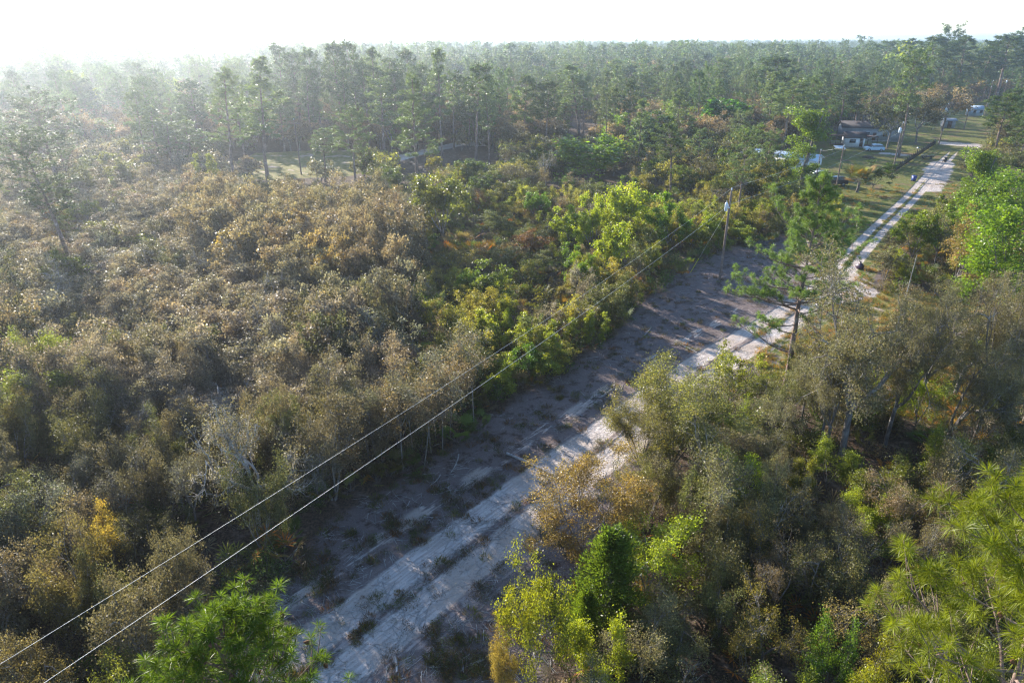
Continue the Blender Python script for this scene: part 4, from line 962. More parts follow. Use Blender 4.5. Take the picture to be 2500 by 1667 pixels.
# weeds, grass and fallen twigs on the clearing
def sc_points(n, inside, seed):
    g = np.random.default_rng(seed); out = []
    while len(out) < n:
        px = g.uniform(500, 2450, 4000); py = g.uniform(300, 1667, 4000)
        for a, b in zip(px, py):
            x, y = at(a, b)
            if g.random() < min(1, y / 60) * 0 + 1 and inside(x, y, a, b, g): out.append((x, y, 0))
            if len(out) >= n: break
    return out, g
def in_weeds(x, y, px, py, g):
    if not inpoly([x], [y], CLEAR_G)[0]: return False
    u = road_dist(np.array([x]), np.array([y]))[0]
    if 0.45 < abs(u) < 2.2: return g.random() < 0.03
    return g.random() < (0.9 if fbm(x, y, 1.3, .4) > 0.12 else 0.12)
P, g = sc_points(1500, in_weeds, 5)
wsrc = [merged('weed', [Geo(), bush(np.random.default_rng(60 + i), 0.35, 0.3, 150, 0.06, 0.4)[1]], [M_BARK, M_LEAF]) for i in range(4)] + [merged('tussock', [Geo(), grass_clump(np.random.default_rng(70 + i))], [M_BARK, M_PALM]) for i in range(3)]
n_ = len(P); TT = np.array([(0.075, 0.085, 0.03, 1), (0.13, 0.085, 0.045, 1), (0.10, 0.12, 0.03, 1), (0.09, 0.07, 0.05, 1)])[g.integers(0, 4, n_)]
s_ = g.uniform(0.4, 1.2, n_)
tag(scatter("weeds", wsrc, P, np.stack([0 * s_, 0 * s_, g.random(n_) * 6.28], 1), np.stack([s_, s_, s_ * .8], 1), TT, g.integers(0, 7, n_)), "low weeds and tussocks dotted over the sandy clearing", "weeds", None, "stuff")
def in_under(x, y, px, py, g): return y < 130 and not in_clear(x, y) and (not inpoly([x], [y], MEADOW_G)[0] or g.random() < .12)
def sc_ground(n, inside, x0, x1, y0, y1, seed):
    g = np.random.default_rng(seed); out = []
    while len(out) < n:
        x, y = g.uniform(x0, x1), g.uniform(y0, y1) 
        if abs(x) < y * .8 + 12 and inside(x, y, 0, 0, g): out.append((x, y, 0))
    return out, g
P, g = sc_ground(5200, in_under, -90, 100, 12, 125, 21)
usrc = [merged('undergrowth', list(geos('palmetto', 1, i)), [M_BARK, M_PALM]) for i in range(3)] + [merged('undergrowth', list(geos('bush', 1, i)), [M_BARK, M_LEAF]) for i in range(4)]
n_ = len(P); s_ = g.uniform(0.7, 1.7, n_); TT = np.array([(0.09, 0.13, 0.03, 1), (0.16, 0.16, 0.04, 1), (0.15, 0.12, 0.07, 1), (0.12, 0.13, 0.05, 1), (0.20, 0.15, 0.09, 1)])[g.integers(0, 5, n_)]
tag(scatter("undergrowth", usrc, P, np.stack([0 * s_, 0 * s_, g.random(n_) * 6.28], 1), np.stack([s_, s_, s_], 1), TT, g.integers(0, 7, n_)), "tangled undergrowth of palmetto and small bushes beneath the oaks", "undergrowth", None, "stuff")
def in_lawn(x, y, px, py, g): return bool(inpoly([x], [y], LAWN_G)[0] or inpoly([x], [y], MEADOW_G)[0]) and abs(road_dist(np.array([x]), np.array([y]))[0]) > 2.0 or (abs(road_dist(np.array([x]), np.array([y]))[0]) < 0.3 and y > 60)
P, g = sc_points(2600, in_lawn, 6)
P = [p for p in P if p[1] < 135]; n_ = len(P); s_ = g.uniform(0.5, 1.5, n_)
TT = np.array([(0.12, 0.14, 0.03, 1), (0.26, 0.19, 0.08, 1), (0.26, 0.18, 0.09, 1), (0.13, 0.13, 0.035, 1)])[g.integers(0, 4, n_)]
tag(scatter("grass_tufts", wsrc[4:], P, np.stack([0 * s_, 0 * s_, g.random(n_) * 6.28], 1), np.stack([s_, s_, s_ * .8], 1), TT, g.integers(0, 3, n_)), "dry grass tufts along the verge and in the meadow", "grass", None, "stuff")
tw = []
for i in range(4):
    G = Geo(); r_ = np.random.default_rng(80 + i)
    for k in range(3): q = path(r_, r_.normal(0, .25, 3) * np.array([1, 1, 0]) + np.array([0, 0, .03]), (1, r_.normal(0, .5), 0), 0.5 + r_.random(), 4, 0.2); q[:, 2] = 0.02; tube(G, q, np.linspace(0.016, 0.005, 5), 4)
    tw.append(merged('twig', [G, Geo()], [M_GREYWOOD, M_LEAF]))
P, g = sc_points(900, lambda x, y, a, b, g: bool(inpoly([x], [y], CLEAR_G)[0]) and g.random() < .5, 9); n_ = len(P); s_ = g.uniform(.4, 1.3, n_)
tag(scatter("fallen_twigs", tw, P, np.stack([0 * s_, 0 * s_, g.random(n_) * 6.28], 1), np.stack([s_, s_, s_], 1), np.ones((n_, 4)), g.integers(0, 4, n_)), "bleached twigs and sticks littering the clearing", "twigs", None, "stuff")

# ------------------------------------------------------------------ built things
M_WHITE = simple("white_siding", (0.72, 0.74, 0.76), 0.6, 0.3, 0, 0.1, 1.5)
M_ROOFB = simple("pale_metal_roof", (0.50, 0.60, 0.68), 0.45, 0.5, 0.2, 0.12, 1.0)
M_GREYW = simple("grey_siding", (0.28, 0.30, 0.33), 0.7, 0.2, 0, 0.15, 1.5)
M_GREYB = simple("shade_dimmed_blue_siding", (0.30, 0.38, 0.46), 0.7, 0.2, 0, 0.15, 1.5)  # far house: shade over walls and roof is put into this darker colour
M_BROWN = simple("brown_boards", (0.11, 0.06, 0.045), 0.8, 0.2, 0, 0.3, 4)
M_DROOF = simple("dark_shingles", (0.06, 0.055, 0.06), 0.85, 0.15, 0, 0.3, 5)
M_GLASS = simple("window_glass", (0.03, 0.035, 0.045), 0.12, 0.7, 0, 0.1, 1)
M_CARB = simple("pale_blue_car_paint", (0.52, 0.68, 0.80), 0.25, 0.6, 0.1, 0.03, 1)
M_CARS = simple("silver_car_paint", (0.55, 0.57, 0.60), 0.25, 0.6, 0.3, 0.03, 1)
M_CARD = simple("dark_car_paint", (0.03, 0.035, 0.05), 0.2, 0.6, 0.1, 0.03, 1)
M_TYRE = simple("tyre_rubber", (0.02, 0.02, 0.02), 0.9, 0.1, 0, 0.2, 8)
M_RIM = simple("wheel_alloy", (0.35, 0.36, 0.38), 0.4, 0.5, 0.6, 0.1, 8)
M_LAMP = simple("lamp_lens", (0.75, 0.75, 0.72), 0.2, 0.6, 0, 0.05, 8)
M_TAIL = simple("red_lens", (0.35, 0.03, 0.02), 0.2, 0.6, 0, 0.05, 8)
M_BLUE = simple("blue_plastic", (0.02, 0.05, 0.24), 0.5, 0.4, 0, 0.15, 6)
M_BLACK = simple("black_plastic", (0.02, 0.02, 0.022), 0.45, 0.4, 0, 0.2, 6)
M_DARKW = simple("dark_fence_boards", (0.035, 0.035, 0.04), 0.85, 0.15, 0, 0.3, 6)
M_METAL = simple("painted_steel_tank", (0.62, 0.68, 0.74), 0.4, 0.5, 0.2, 0.08, 6)
M_WIRE = simple("bare_aluminium_wire", (0.6, 0.6, 0.58), 0.4, 0.5, 0.3, 0.05, 3)
M_PORC = simple("porcelain", (0.70, 0.72, 0.74), 0.3, 0.5, 0, 0.05, 9)
M_GREENP = simple("dark_green_paint", (0.02, 0.09, 0.04), 0.6, 0.3, 0, 0.2, 6)
M_YEL = simple("yellow_plastic", (0.65, 0.60, 0.05), 0.5, 0.4, 0, 0.1, 6)
M_REDR = simple("rusty_red_roof", (0.42, 0.12, 0.07), 0.7, 0.3, 0, 0.25, 2)
M_CONC = simple("concrete_block", (0.36, 0.35, 0.34), 0.9, 0.1, 0, 0.2, 4)
def P_(g, nm, m, par, **kw):
    o = link(nm, g.mesh(nm, m), par); return tag(o, **kw) if kw else o
PERP = (0.777, -0.63)         # towards the road
def gable(g, x0, x1, y0, y1, z0, z1, th=0.12, ov=0.35):
    """gable roof, ridge along x"""
    ym = (y0 + y1) / 2
    for s, ye in ((1, y0 - ov), (-1, y1 + ov)):
        zs = z0 - ov * (z1 - z0) / ((y1 - y0) / 2); V = [(x0 - ov, ye, zs), (x1 + ov, ye, zs), (x1 + ov, ym, z1), (x0 - ov, ym, z1)]
        V += [(a, b, c + th) for a, b, c in V]
        F = [(0, 1, 2, 3), (4, 7, 6, 5), (0, 4, 5, 1), (1, 5, 6, 2), (2, 6, 7, 3), (3, 7, 4, 0)]
        g.add(np.array(V), F if s > 0 else [f[::-1] for f in F])
def house(name, xy, rz, L, D, hw, hr, wallm, roofm, label, cat, wins=(), doors=(), foot=0.3, carport=0.0, group=None):
    """long side along local x, front at local y=0, D deep (towards +y)"""
    e = empty(name, (xy[0], xy[1], 0), rz); tag(e, label, cat, group)
    g = Geo(); box(g, (carport, 0, foot), (L, D, hw))
    z1 = hw + hr     # gable triangles
    for x_ in (carport, L): g.add(np.array([(x_, 0, hw), (x_, D, hw), (x_, D / 2, z1)]), [(0, 1, 2)])
    P_(g, 'wall', wallm, e)
    g = Geo(); box(g, (carport + .05, .05, 0), (L - .05, D - .05, foot)); P_(g, 'footing', M_CONC, e)
    g = Geo(); gable(g, 0, L, 0, D, hw + 0.01, z1 + 0.01); P_(g, 'roof', roofm, e)
    for (fx, w_, z0, z1_, side) in wins:
        f = Geo(); p = Geo()
        if side == 'f': box(f, (fx - .06, -.05, z0 - .06), (fx + w_ + .06, -.003, z1_ + .06)); box(p, (fx, -.07, z0), (fx + w_, -.052, z1_))
        else: box(f, (L + .003, fx - .06, z0 - .06), (L + .05, fx + w_ + .06, z1_ + .06)); box(p, (L + .052, fx, z0), (L + .07, fx + w_, z1_))
        fo = P_(f, 'window', M_WHITE, e); P_(p, 'pane', M_GLASS, fo)
    for (fx, w_, side) in doors:
        f = Geo()
        box(f, (fx, -.06, foot), (fx + w_, -.003, foot + 2.0)) if side == 'f' else box(f, (L + .003, fx, foot), (L + .06, fx + w_, foot + 2.0)); P_(f, 'door', M_BROWN, e)
    if carport > 0:
        for px_ in (0.15, carport / 2):
            for py_ in (0.1, D - .2):
                q = Geo(); box(q, (px_, py_, 0), (px_ + .12, py_ + .12, hw)); P_(q, 'post', M_WHITE, e)
    return e
# long side runs from the far left to the end nearest the road: local +x = towards the road
RZ = math.atan2(PERP[1], PERP[0])
c = np.array(at(1984, 432)); a0 = c - np.array(PERP) * 17
house('mobile_home', a0, RZ, 17, 4.6, 3.3, 0.8, M_WHITE, M_ROOFB, "long white mobile home with pale blue metal roof and carport beyond the vine-draped tree", 'mobile home',
      [(9.3, 1.0, 1.6, 2.6, 'f'), (12.2, 1.0, 1.6, 2.6, 'f'), (14.8, .8, 1.6, 2.6, 'f'), (1.1, .45, 1.3, 2.8, 's'), (2.7, .45, 1.3, 2.8, 's')], [(10.9, .9, 'f')], 0.6, 8.0)
c = np.array(at(2060, 360)); house('cottage', c, RZ * .35, 4.8, 4, 2.6, 1.1, M_WHITE, M_DROOF, "small white cottage end with one dark window in front of the brown porch", 'cottage', [(1.1, 1.5, 1.2, 2.1, 'f'), (1.4, .9, 1.2, 2.1, 's')], [(3.6, .8, 'f')])
c = np.array(at(2052, 343)); house('long_house', c, RZ * .35, 15, 6, 3.6, 1.3, M_GREYW, M_DROOF, "long grey house in tree shade behind the white cottage", 'house', [(2, 1.2, 1.3, 2.4, 'f'), (6, 1.2, 1.3, 2.4, 'f'), (10.5, 1.2, 1.3, 2.4, 'f')], [(8, .9, 'f')])
def porch(xy, rz, L, label):
    e = empty('porch', (*xy, 0), rz); tag(e, label, 'porch')
    g = Geo(); box(g, (0, 0, .5), (L, 2.6, .62)); P_(g, 'deck', M_BROWN, e)
    g = Geo(); box(g, (-.2, -.2, 2.7), (L + .2, 2.8, 2.82)); P_(g, 'roof', M_BROWN, e)
    n = int(L / 1.6) + 1
    for i in range(n + 1):
        g = Geo(); box(g, (i * L / n - .05, .0, 0), (i * L / n + .05, .1, 2.7)); P_(g, 'post', M_BROWN, e)
    g = Geo(); box(g, (0.05, .03, 1.45), (L - .05, .07, 1.52)); 
    for i in range(int(L / .18)): box(g, (i * .18 + .06, .035, .62), (i * .18 + .09, .065, 1.45))
    P_(g, 'railing', M_GREYW, e)
porch(at(2026, 358), RZ * .35, 3.7, "dark brown covered porch on the left of the white cottage")
porch(at(2104, 361), RZ * .35, 3.4, "dark brown covered porch running right from the white cottage")
c = np.array(at(2303, 313)); house('garden_shed', c, -.1, 3.4, 2.6, 2.3, .5, M_GREYW, M_GREYW, "little grey shed with open doors in the far yard by the road", 'shed', [], [(1.0, 1.3, 'f')], .1)
c = np.array(at(2366, 284)); house('far_house', c, -.2, 4.4, 4, 2.6, 0.9, M_GREYB, M_GREYB, "pale blue-white house glimpsed between trunks beyond the grey shed", 'house', [(1, 1, 1.2, 2.2, 'f'), (3.2, 1, 1.2, 2.2, 'f')], [])
c = np.array(at(262, 296)); house('red_roofed_building', c, .2, 5.5, 5, 3.2, 1.2, M_WHITE, M_REDR, "small building with reddish roof nearly lost in the haze at the upper left", 'building', [(1, 1, 1.2, 2.2, 'f')], [(3, .9, 'f')])

def suv(xy, rz, paint, label):
    e = empty('parked_car', (*xy, 0), rz); tag(e, label, 'car')
    W_ = .92
    prof = [(-2.3, .35), (-2.32, .75), (-2.25, 1.0), (-1.15, 1.12), (1.95, 1.12), (2.25, 1.02), (2.3, .7), (2.25, .35)]
    def ext(pr, w0, w1f):
        g = Geo(); n = len(pr); V = []
        for sgn in (-1, 1):
            for (x_, z_) in pr: V.append((x_, sgn * (w0 - w1f(z_)), z_))
        F = [(i, (i + 1) % n, n + (i + 1) % n, n + i) for i in range(n)]
        g.add(np.array(V), F); g.add(np.array(V[:n]), [tuple(range(n))[::-1]]); g.add(np.array(V[n:]), [tuple(range(n))]); return g
    P_(ext(prof, W_, lambda z: .10 * max(0, z - .75) / .37 + .05 * (z < .5)), 'body', paint, e)
    P_(ext([(-1.35, 1.10), (-.55, 1.60), (.2, 1.67), (1.6, 1.62), (2.15, 1.10)], W_ - .12, lambda z: .18 * (z - 1.10)), 'windows', M_GLASS, e)
    P_(ext([(-.62, 1.58), (-.5, 1.66), (.2, 1.72), (1.6, 1.67), (1.75, 1.55), (1.5, 1.60), (.2, 1.64)], W_ - .13, lambda z: .16 * (z - 1.10)), 'roof', paint, e)
    for x_ in (-1.42, 1.42):
        for s in (-1, 1):
            t = Geo(); tube(t, [(x_, s * .70, .34), (x_, s * .93, .34)], .34, 16); w_ = P_(t, 'wheel', M_TYRE, e)
            t = Geo(); tube(t, [(x_, s * .932, .34), (x_, s * .945, .34)], .21, 12); P_(t, 'rim', M_RIM, w_)
    for s in (-1, 1):
        t = Geo(); box(t, (-2.34, s * .62 - .16, .74), (-2.26, s * .62 + .16, .9)); P_(t, 'headlight', M_LAMP, e)
        t = Geo(); box(t, (2.22, s * .68 - .1, .8), (2.32, s * .68 + .1, 1.05)); P_(t, 'tail_light', M_TAIL, e)
        t = Geo(); box(t, (-.95, s * .93 - .09, 1.08), (-.78, s * .93 + .09, 1.22)); P_(t, 'mirror', paint, e)
suv(at(2133, 369), -0.12, M_CARB, "pale blue hatchback-style car parked on the drive beside the white cottage")
suv(at(1991, 438), 0.15, M_CARS, "silver car parked at the near end of the white mobile home")
suv(at(2036, 452), -0.1, M_CARD, "black car mostly hidden behind the treetop on the mobile home's drive")
suv(at(2447, 702), 2.2, M_CARS, "grey-white car glimpsed under the large maple at the right")

# poles and wires
def upole(bx, by, h, label, tank=None, n=2, arm=False, lean=0.0, r=0.15, group=None):
    x, y = at(bx, by); e = empty('utility_pole', (x, y, 0)); tag(e, label, 'utility pole', group)
    g = Geo(); tube(g, [(0, 0, -.3), (lean * .5, 0, h / 2), (lean, 0, h)], [r, r * .85, r * .68], 10); P_(g, 'pole', M_POLE, e)
    ca = math.radians(51); dx, dy = -math.sin(ca), math.cos(ca)
    for k in range(n):
        g = Geo(); z = h - .02 if k == 0 else h - 1.9; o = (lean, 0) if k == 0 else (lean * .85 - .2, -.1)
        tube(g, [(o[0], o[1], z), (o[0], o[1], z + .08), (o[0], o[1], z + .2), (o[0], o[1], z + .3)], [.05, .09, .07, .03], 8); P_(g, 'insulator', M_PORC, e)
    if tank:
        g = Geo(); z = h - tank; k_ = .62 if tank == 2.3 else .9; tube(g, [(lean * .8 - .42, -.18, z), (lean * .8 - .42, -.18, z + .05), (lean * .8 - .42, -.18, z + .85), (lean * .8 - .42, -.18, z + .95)], [.24 * k_, .27 * k_, .27 * k_, .2 * k_], 12); tk = P_(g, 'transformer', M_METAL, e)
        g = Geo(); tube(g, [(lean * .8 - .42, -.18, z + .95), (lean * .8 - .42, -.18, z + 1.2)], [.04, .025], 6); P_(g, 'bushing', M_PORC, tk)
        g = Geo(); box(g, (lean * .8 - .2, -.22, z + .3), (lean * .8, -.1, z + .42)); P_(g, 'bracket', M_METAL, e)
    if arm:
        g = Geo(); box(g, (-1.0, -.18, h - .75), (1.0, -.10, h - .62)); P_(g, 'crossarm', M_POLE, e)
    return (x + lean, y, h)
t1 = upole(1757, 682, 10.5, "nearest utility pole on the sandy clearing, carrying the two long wires", 2.3, 2, lean=.05)
t2 = upole(2177, 427, 10.4, "utility pole with pale transformer beside the tall leaning pine", 1.9, 2)
t3 = upole(2292, 353, 10.3, "utility pole with white transformer at the far end of the dark fence", 1.9, 2)
t4 = upole(2353, 317, 10.0, "utility pole with grey transformer by the far yard past the fence", 1.9, 2)
t5 = upole(2401, 289, 12.5, "tall bare utility pole beyond the far yard", None, 2)
t6 = upole(2445, 252, 10.0, "small distant utility pole with transformer near the skyline", 1.5, 1)
t7 = upole(2485, 238, 12.0, "leaning distant pole at the right frame edge", None, 1, lean=.8)
s1 = upole(2039, 470, 8.3, "short service pole on the lawn edge in front of the mobile home drive", None, 1, r=.13)
s2 = upole(1989, 453, 6.6, "thin service pole in front of the silver car", None, 1, r=.1)
l1 = upole(736, 427, 11.0, "pale utility pole with crossarm at the grassy clearing in front of the dark pines", None, 1, arm=True, lean=-.2)
x, y = at(2206, 745); e = empty('dead_snag', (x, y, 0)); tag(e, "thin bare grey snag standing straight in the meadow oaks", 'snag')
g = Geo(); tube(g, [(0, 0, 0), (0.05, 0, 3), (.1, 0, 5.6)], [.06, .05, .03], 7); P_(g, 'trunk', M_GREYWOOD, e)
g = Geo(); tube(g, [(0.05, 0, 3.4), (-.3, .1, 4.0)], [.03, .01], 5); P_(g, 'branch', M_GREYWOOD, e)
dirW = Vector((at(0, 1647, 9.3)[0] - t1[0], at(0, 1647, 9.3)[1] - t1[1])).normalized()
def wire(p, q, sag, label, group=None, r=.011):
    p, q = np.array(p, float), np.array(q, float); t = np.linspace(0, 1, 33)[:, None]
    P = p + (q - p) * t; P[:, 2] -= 4 * sag * (t * (1 - t))[:, 0]
    g = Geo(); tube(g, P, r, 5); o = link('power_line', g.mesh('power_line', M_WIRE)); tag(o, label, 'power line', group)
t0 = (t1[0] + dirW[0] * 98, t1[1] + dirW[1] * 98)
wire((t1[0], t1[1], 10.75), (*t0, 10.6), 1.35, "upper of the two long wires sweeping across the photo from the nearest pole", r=.006)
wire((t1[0] - .15, t1[1] - .1, 8.85), (t0[0] - .15, t0[1] - .1, 8.7), 0.95, "lower of the two long wires sweeping across the photo from the nearest pole", r=.0075)
for a_, b_, nm in ((t1, t2, "from the nearest pole to the leaning pine's pole"), (t2, t3, "from the leaning pine's pole to the fence-end pole"), (t3, t4, "from the fence-end pole towards the far yard"), (t4, t5, "beyond the far yard pole")):
    wire((a_[0], a_[1], a_[2] + .28), (b_[0], b_[1], b_[2] + .28), .8, "thin upper wire running " + nm, r=.008)
    wire((a_[0] - .15, a_[1] - .1, a_[2] - 1.6), (b_[0] - .15, b_[1] - .1, b_[2] - 1.6), .9, "thin lower wire running " + nm, r=.008)
wire(t2, s1, .5, "service wire from the transformer pole to the short lawn pole", r=.008); wire(s1, s2, .2, "short service wire between the two thin poles by the drive", r=.008)
gx_, gy_ = at(1684, 668); wire((t1[0], t1[1], 8.6), (gx_, gy_, 0), 0, "guy wire slanting from the nearest pole to the ground", r=.008)
g = Geo(); a_ = np.array([gx_, gy_, 0.0]); b_ = np.array([t1[0], t1[1], 8.6]); tube(g, [a_ + (b_ - a_) * .02, a_ + (b_ - a_) * .24], .035, 8); o = link('guy_marker', g.mesh('guy_marker', M_YEL)); tag(o, "bright yellow guy-wire sleeve beside the nearest pole", 'guy marker')
# fence along the yard
A_, B_ = np.array(at(2184, 420)), np.array(at(2284, 352)); Lf = np.hypot(*(B_ - A_)); e = empty('board_fence', (*A_, 0), math.atan2(*(B_ - A_)[::-1])); tag(e, "dark slatted fence along the yard beside the sandy road", 'fence')
g = Geo()
for z in (.2, .6, 1.05): box(g, (0, -.03, z), (Lf, .03, z + .1))
P_(g, 'rails', M_DARKW, e); g = Geo()
for i in range(int(Lf / .34)): box(g, (i * .34, -.055, .1), (i * .34 + .13, -.032, 1.15 + .04 * math.sin(i * 7.1)))
P_(g, 'slats', M_DARKW, e)
for i in range(int(Lf / 2.6) + 1):
    g = Geo(); box(g, (i * 2.6 - .06, .032, 0), (i * 2.6 + .06, .15, 1.5)); P_(g, 'post', M_DARKW, e)
# gate and braces on the lawn
x, y = at(2064, 413); e = empty('field_gate', (x, y, 0), -.15); tag(e, "dark green gate frame with slanting brace wires on the lawn", 'gate')
for a_ in (-.9, .9):
    g = Geo(); tube(g, [(a_, 0, 0), (a_, 0, 1.35)], .09, 8); P_(g, 'post', M_GREENP, e)
g = Geo(); an = np.linspace(0, 2 * math.pi, 25); tube(g, np.stack([.62 * np.cos(an), 0 * an, .68 + .55 * np.sin(an)], 1), .03, 6, False); P_(g, 'hoop', M_GREENP, e)
g = Geo(); tube(g, [(-.8, 0, 1.25), (.8, 0, 1.25)], .035, 6); tube(g, [(-.8, 0, .15), (.8, 0, .15)], .035, 6); P_(g, 'rails', M_GREENP, e)
g = Geo(); tube(g, [(.98, 0, 1.2), (3.6, -.3, .1)], .03, 6); tube(g, [(.98, 0, .5), (4.2, -.4, .6)], .02, 6); P_(g, 'brace', M_DARKW, e)
# bins
def wbin(bx, by, m, label, s=1.0, rz=.3):
    x, y = at(bx, by); e = empty('wheelie_bin', (x, y, 0), rz, s); tag(e, label, 'bin')
    g = Geo(); V = []
    for z, a_, b_ in ((.08, .24, .27), (1.0, .30, .36)): V += [(-a_, -b_, z), (a_, -b_, z), (a_, b_, z), (-a_, b_, z)]
    g.add(np.array(V), [(0, 3, 2, 1), (4, 5, 6, 7), (0, 1, 5, 4), (1, 2, 6, 5), (2, 3, 7, 6), (3, 0, 4, 7)]); P_(g, 'body', m, e)
    g = Geo(); box(g, (-.32, -.38, 1.002), (.32, .40, 1.07)); box(g, (-.28, .402, .95), (.28, .46, 1.0)); P_(g, 'lid', m, e)
    for s_ in (-1, 1): g = Geo(); tube(g, [(s_ * .22, .33, .11), (s_ * .29, .33, .11)], .11, 12); P_(g, 'wheel', M_TYRE, e)
wbin(2230, 443, M_BLUE, "blue wheeled bin on the grass beside the sandy road", 1.05)
wbin(2306, 396, M_BLACK, "black wheeled bin at the far roadside near the vine-draped tree")
wbin(2297, 492, M_BLACK, "black wheeled bin at the road edge under the vines", 1.0, .8)
x, y = at(2098, 656); g = Geo(); an = np.random.default_rng(2); V = []; 
e = empty('rubbish_sack', (x, y, 0)); tag(e, "dark purple-black rubbish sack slumped at the roadside before the meadow", 'sack')
ring = [(0.0, .30), (.15, .46), (.4, .44), (.65, .26), (.78, .08), (.9, .13)]
for z, r_ in ring: V += [(r_ * math.cos(t) * (1 + an.normal(0, .10)), r_ * 1.2 * math.sin(t) * (1 + an.normal(0, .10)), z) for t in np.linspace(0, 2 * math.pi, 14, endpoint=False)]
g.add(np.array(V), [(i * 14 + j, i * 14 + (j + 1) % 14, (i + 1) * 14 + (j + 1) % 14, (i + 1) * 14 + j) for i in range(5) for j in range(14)]); P_(g, 'bag', simple("purple_black_film", (0.045, 0.02, 0.045), .35, .5, 0, .3, 8), e)
g = Geo(); tube(g, [(0, 0, .78), (0.02, 0, .80)], .12, 10); P_(g, 'tie', M_BLACK, e)
# flatbed trailer
x, y = at(2262, 388); e = empty('utility_trailer', (x, y, 0), .55); tag(e, "low empty flatbed trailer parked at the fence end", 'trailer')
g = Geo(); box(g, (-1.4, -.8, .5), (1.4, .8, .58)); P_(g, 'bed', M_DARKW, e)
g = Geo()
for a_ in ((-1.4, -.8, 1.4, -.76), (-1.4, .76, 1.4, .8), (-1.4, -.76, -1.36, .76)): box(g, (a_[0], a_[1], .95), (a_[2], a_[3], 1.0)); 
for i in range(8):
    for s in (-.79, .77): box(g, (-1.38 + i * .39, s, .58), (-1.35 + i * .39, s + .02, .95))
P_(g, 'side_rails', M_GREYW, e)
g = Geo(); tube(g, [(1.4, -.5, .52), (2.5, 0, .5)], .04, 6); tube(g, [(1.4, .5, .52), (2.5, 0, .5)], .04, 6); P_(g, 'drawbar', M_DARKW, e)
for s in (-1, 1): g = Geo(); tube(g, [(0, s * .82, .32), (0, s * .98, .32)], .32, 14); P_(g, 'wheel', M_TYRE, e)
# shelter, brush pile, letter box, small yard tree
x, y = at(2046, 382); e = empty('garden_shelter', (x, y, 0), -.1); tag(e, "small white-roofed open shelter on posts left of the white cottage", 'shelter')
g = Geo(); g.add(np.array([(-1.2, -1, 2.0), (1.2, -1, 1.9), (1.2, 1, 2.3), (-1.2, 1, 2.4), (-1.2, -1, 2.06), (1.2, -1, 1.96), (1.2, 1, 2.36), (-1.2, 1, 2.46)]), [(0, 3, 2, 1), (4, 5, 6, 7), (0, 1, 5, 4), (1, 2, 6, 5), (2, 3, 7, 6), (3, 0, 4, 7)]); P_(g, 'roof', M_WHITE, e)
for a_, b_ in ((-1.1, -.9), (1.1, -.9), (1.1, .9), (-1.1, .9)): g = Geo(); box(g, (a_ - .04, b_ - .04, 0), (a_ + .04, b_ + .04, 1.92)); P_(g, 'post', M_BROWN, e)
x, y = at(2120, 386); e = empty('brush_pile', (x, y, 0)); tag(e, "heap of cut brown branches on the lawn below the pale blue car", 'brush pile'); g = Geo(); r_ = np.random.default_rng(4)
for i in range(150):
    a_ = r_.random() * 6.28; rr = 1.3 * math.sqrt(r_.random()); z = .75 * (1 - rr / 1.5) * r_.random() + .05; b_ = r_.random() * 6.28
    p = np.array([rr * math.cos(a_), rr * math.sin(a_), z]); d_ = np.array([math.cos(b_), math.sin(b_), r_.normal(0, .3)]) * (.3 + .4 * r_.random()); q = np.array([p - d_, p, p + d_]); q[:, 2] = np.maximum(q[:, 2], .03); tube(g, q, [.015, .025, .01], 3, False)
P_(g, 'branches', M_BARK, e); g = Geo(); X = r_.normal(0, .5, (500, 3)) * np.array([1, 1, .4]); X[:, 2] = np.abs(X[:, 2]) + .05; leaves(g, r_, X, .12); o = P_(g, 'dead_leaves', M_LEAF, e); o["tint"] = [.24, .14, .08]
x, y = at(2238, 374); e = empty('letter_box', (x, y, 0)); tag(e, "pale letter box on a post inside the fence", 'letter box')
g = Geo(); box(g, (-.05, -.05, 0), (.05, .05, 1.1)); P_(g, 'post', M_BROWN, e); g = Geo(); box(g, (-.12, -.25, 1.102), (.12, .25, 1.38)); P_(g, 'box', M_METAL, e)
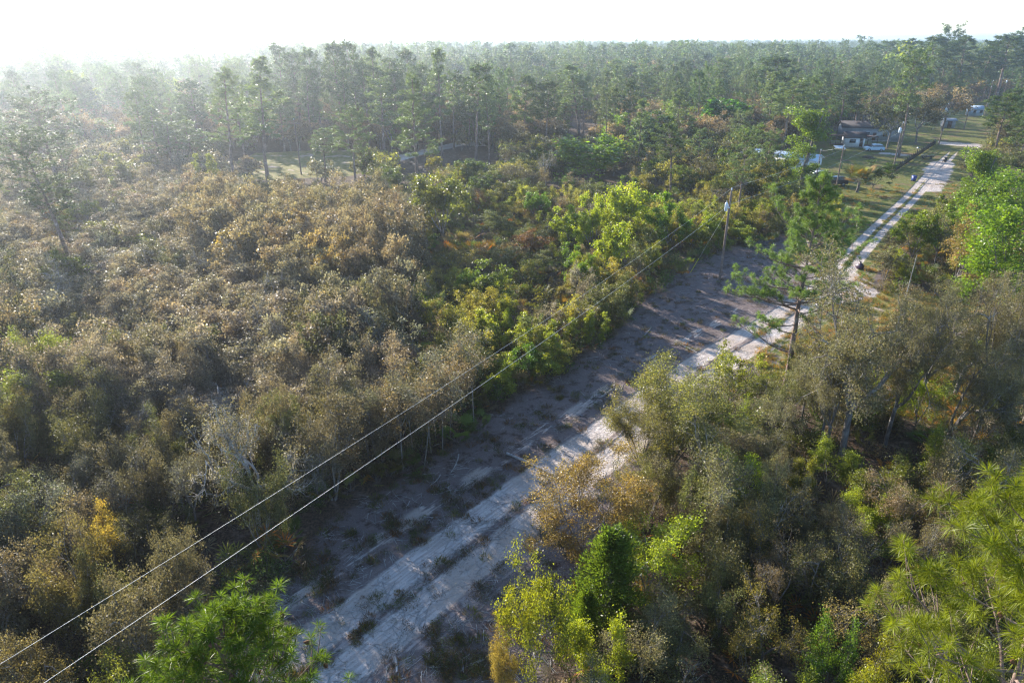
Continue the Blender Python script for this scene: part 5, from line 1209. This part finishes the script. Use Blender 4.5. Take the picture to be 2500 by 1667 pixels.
# logs lying on the sand
def log(p0, p1, r0, r1, label, bend=.15, br=0):
    a_, b_ = np.array([*at(*p0), r0]), np.array([*at(*p1), r1]); c_ = (a_ + b_) / 2; L_ = np.linalg.norm(b_ - a_); r_ = np.random.default_rng(int(p0[0]))
    e = empty('fallen_log', (c_[0], c_[1], 0)); tag(e, label, 'log'); g = Geo(); t = np.linspace(0, 1, 9)[:, None]; q = a_ + (b_ - a_) * t - np.array([c_[0], c_[1], 0]); q[:, 0] += bend * np.sin(t[:, 0] * 3.1); tube(g, q, np.linspace(r0, r1, 9), 8); P_(g, 'trunk', M_GREYWOOD, e)
    for k in range(br):
        j = 3 + r_.integers(0, 5); g = Geo(); d_ = np.array([r_.normal(0, 1), r_.normal(0, 1), .35]); q2 = path(r_, q[j], d_, .4 + .5 * r_.random(), 3, .2); q2[:, 2] = np.maximum(q2[:, 2], .02); tube(g, q2, np.linspace(r1 * .5, .006, 4), 4); P_(g, 'branch', M_GREYWOOD, e)
log((1237, 1109), (1352, 1162), .10, .05, "long bleached log lying across the nearer wheel track", .12, 4)
log((964, 1606), (969, 1642), .07, .05, "short pale log on the sand near the bottom edge", .03, 1)
log((1150, 1624), (1183, 1610), .07, .04, "short split log at the right edge of the track near the bottom", .03, 1)
log((1660, 842), (1702, 862), .07, .04, "thin grey log lying beside the far wheel track", .05, 2)
log((1120, 1110), (1100, 1155), .05, .02, "bleached branch on the sand in front of the slender oak row", .1, 5)
log((1075, 1160), (1050, 1185), .04, .02, "second bleached branch lower down the shaded sand", .1, 4)
log((1590, 800), (1560, 830), .05, .02, "forked pale branch on the upper sand under the palmettos", .1, 4)
# ------------------------------------------------------------------ haze
mh, nt, out = mat("haze_air")
pv = N(nt, "ShaderNodeVolumePrincipled"); pv.inputs["Color"].default_value = (0.80, 0.89, 1.0, 1); pv.inputs["Density"].default_value = 0.00036; pv.inputs["Anisotropy"].default_value = 0.78  # even haze; its forward scattering also imitates lens glare on the sun's side
nt.links.new(pv.outputs[0], out.inputs["Volume"])
g = Geo(); box(g, (-5200, -60, -1.0), (5200, 6200, 46.0)); tag(link("haze", g.mesh("haze", mh)), "pale morning haze, also standing in for lens glare towards the sun", "haze", None, "stuff")
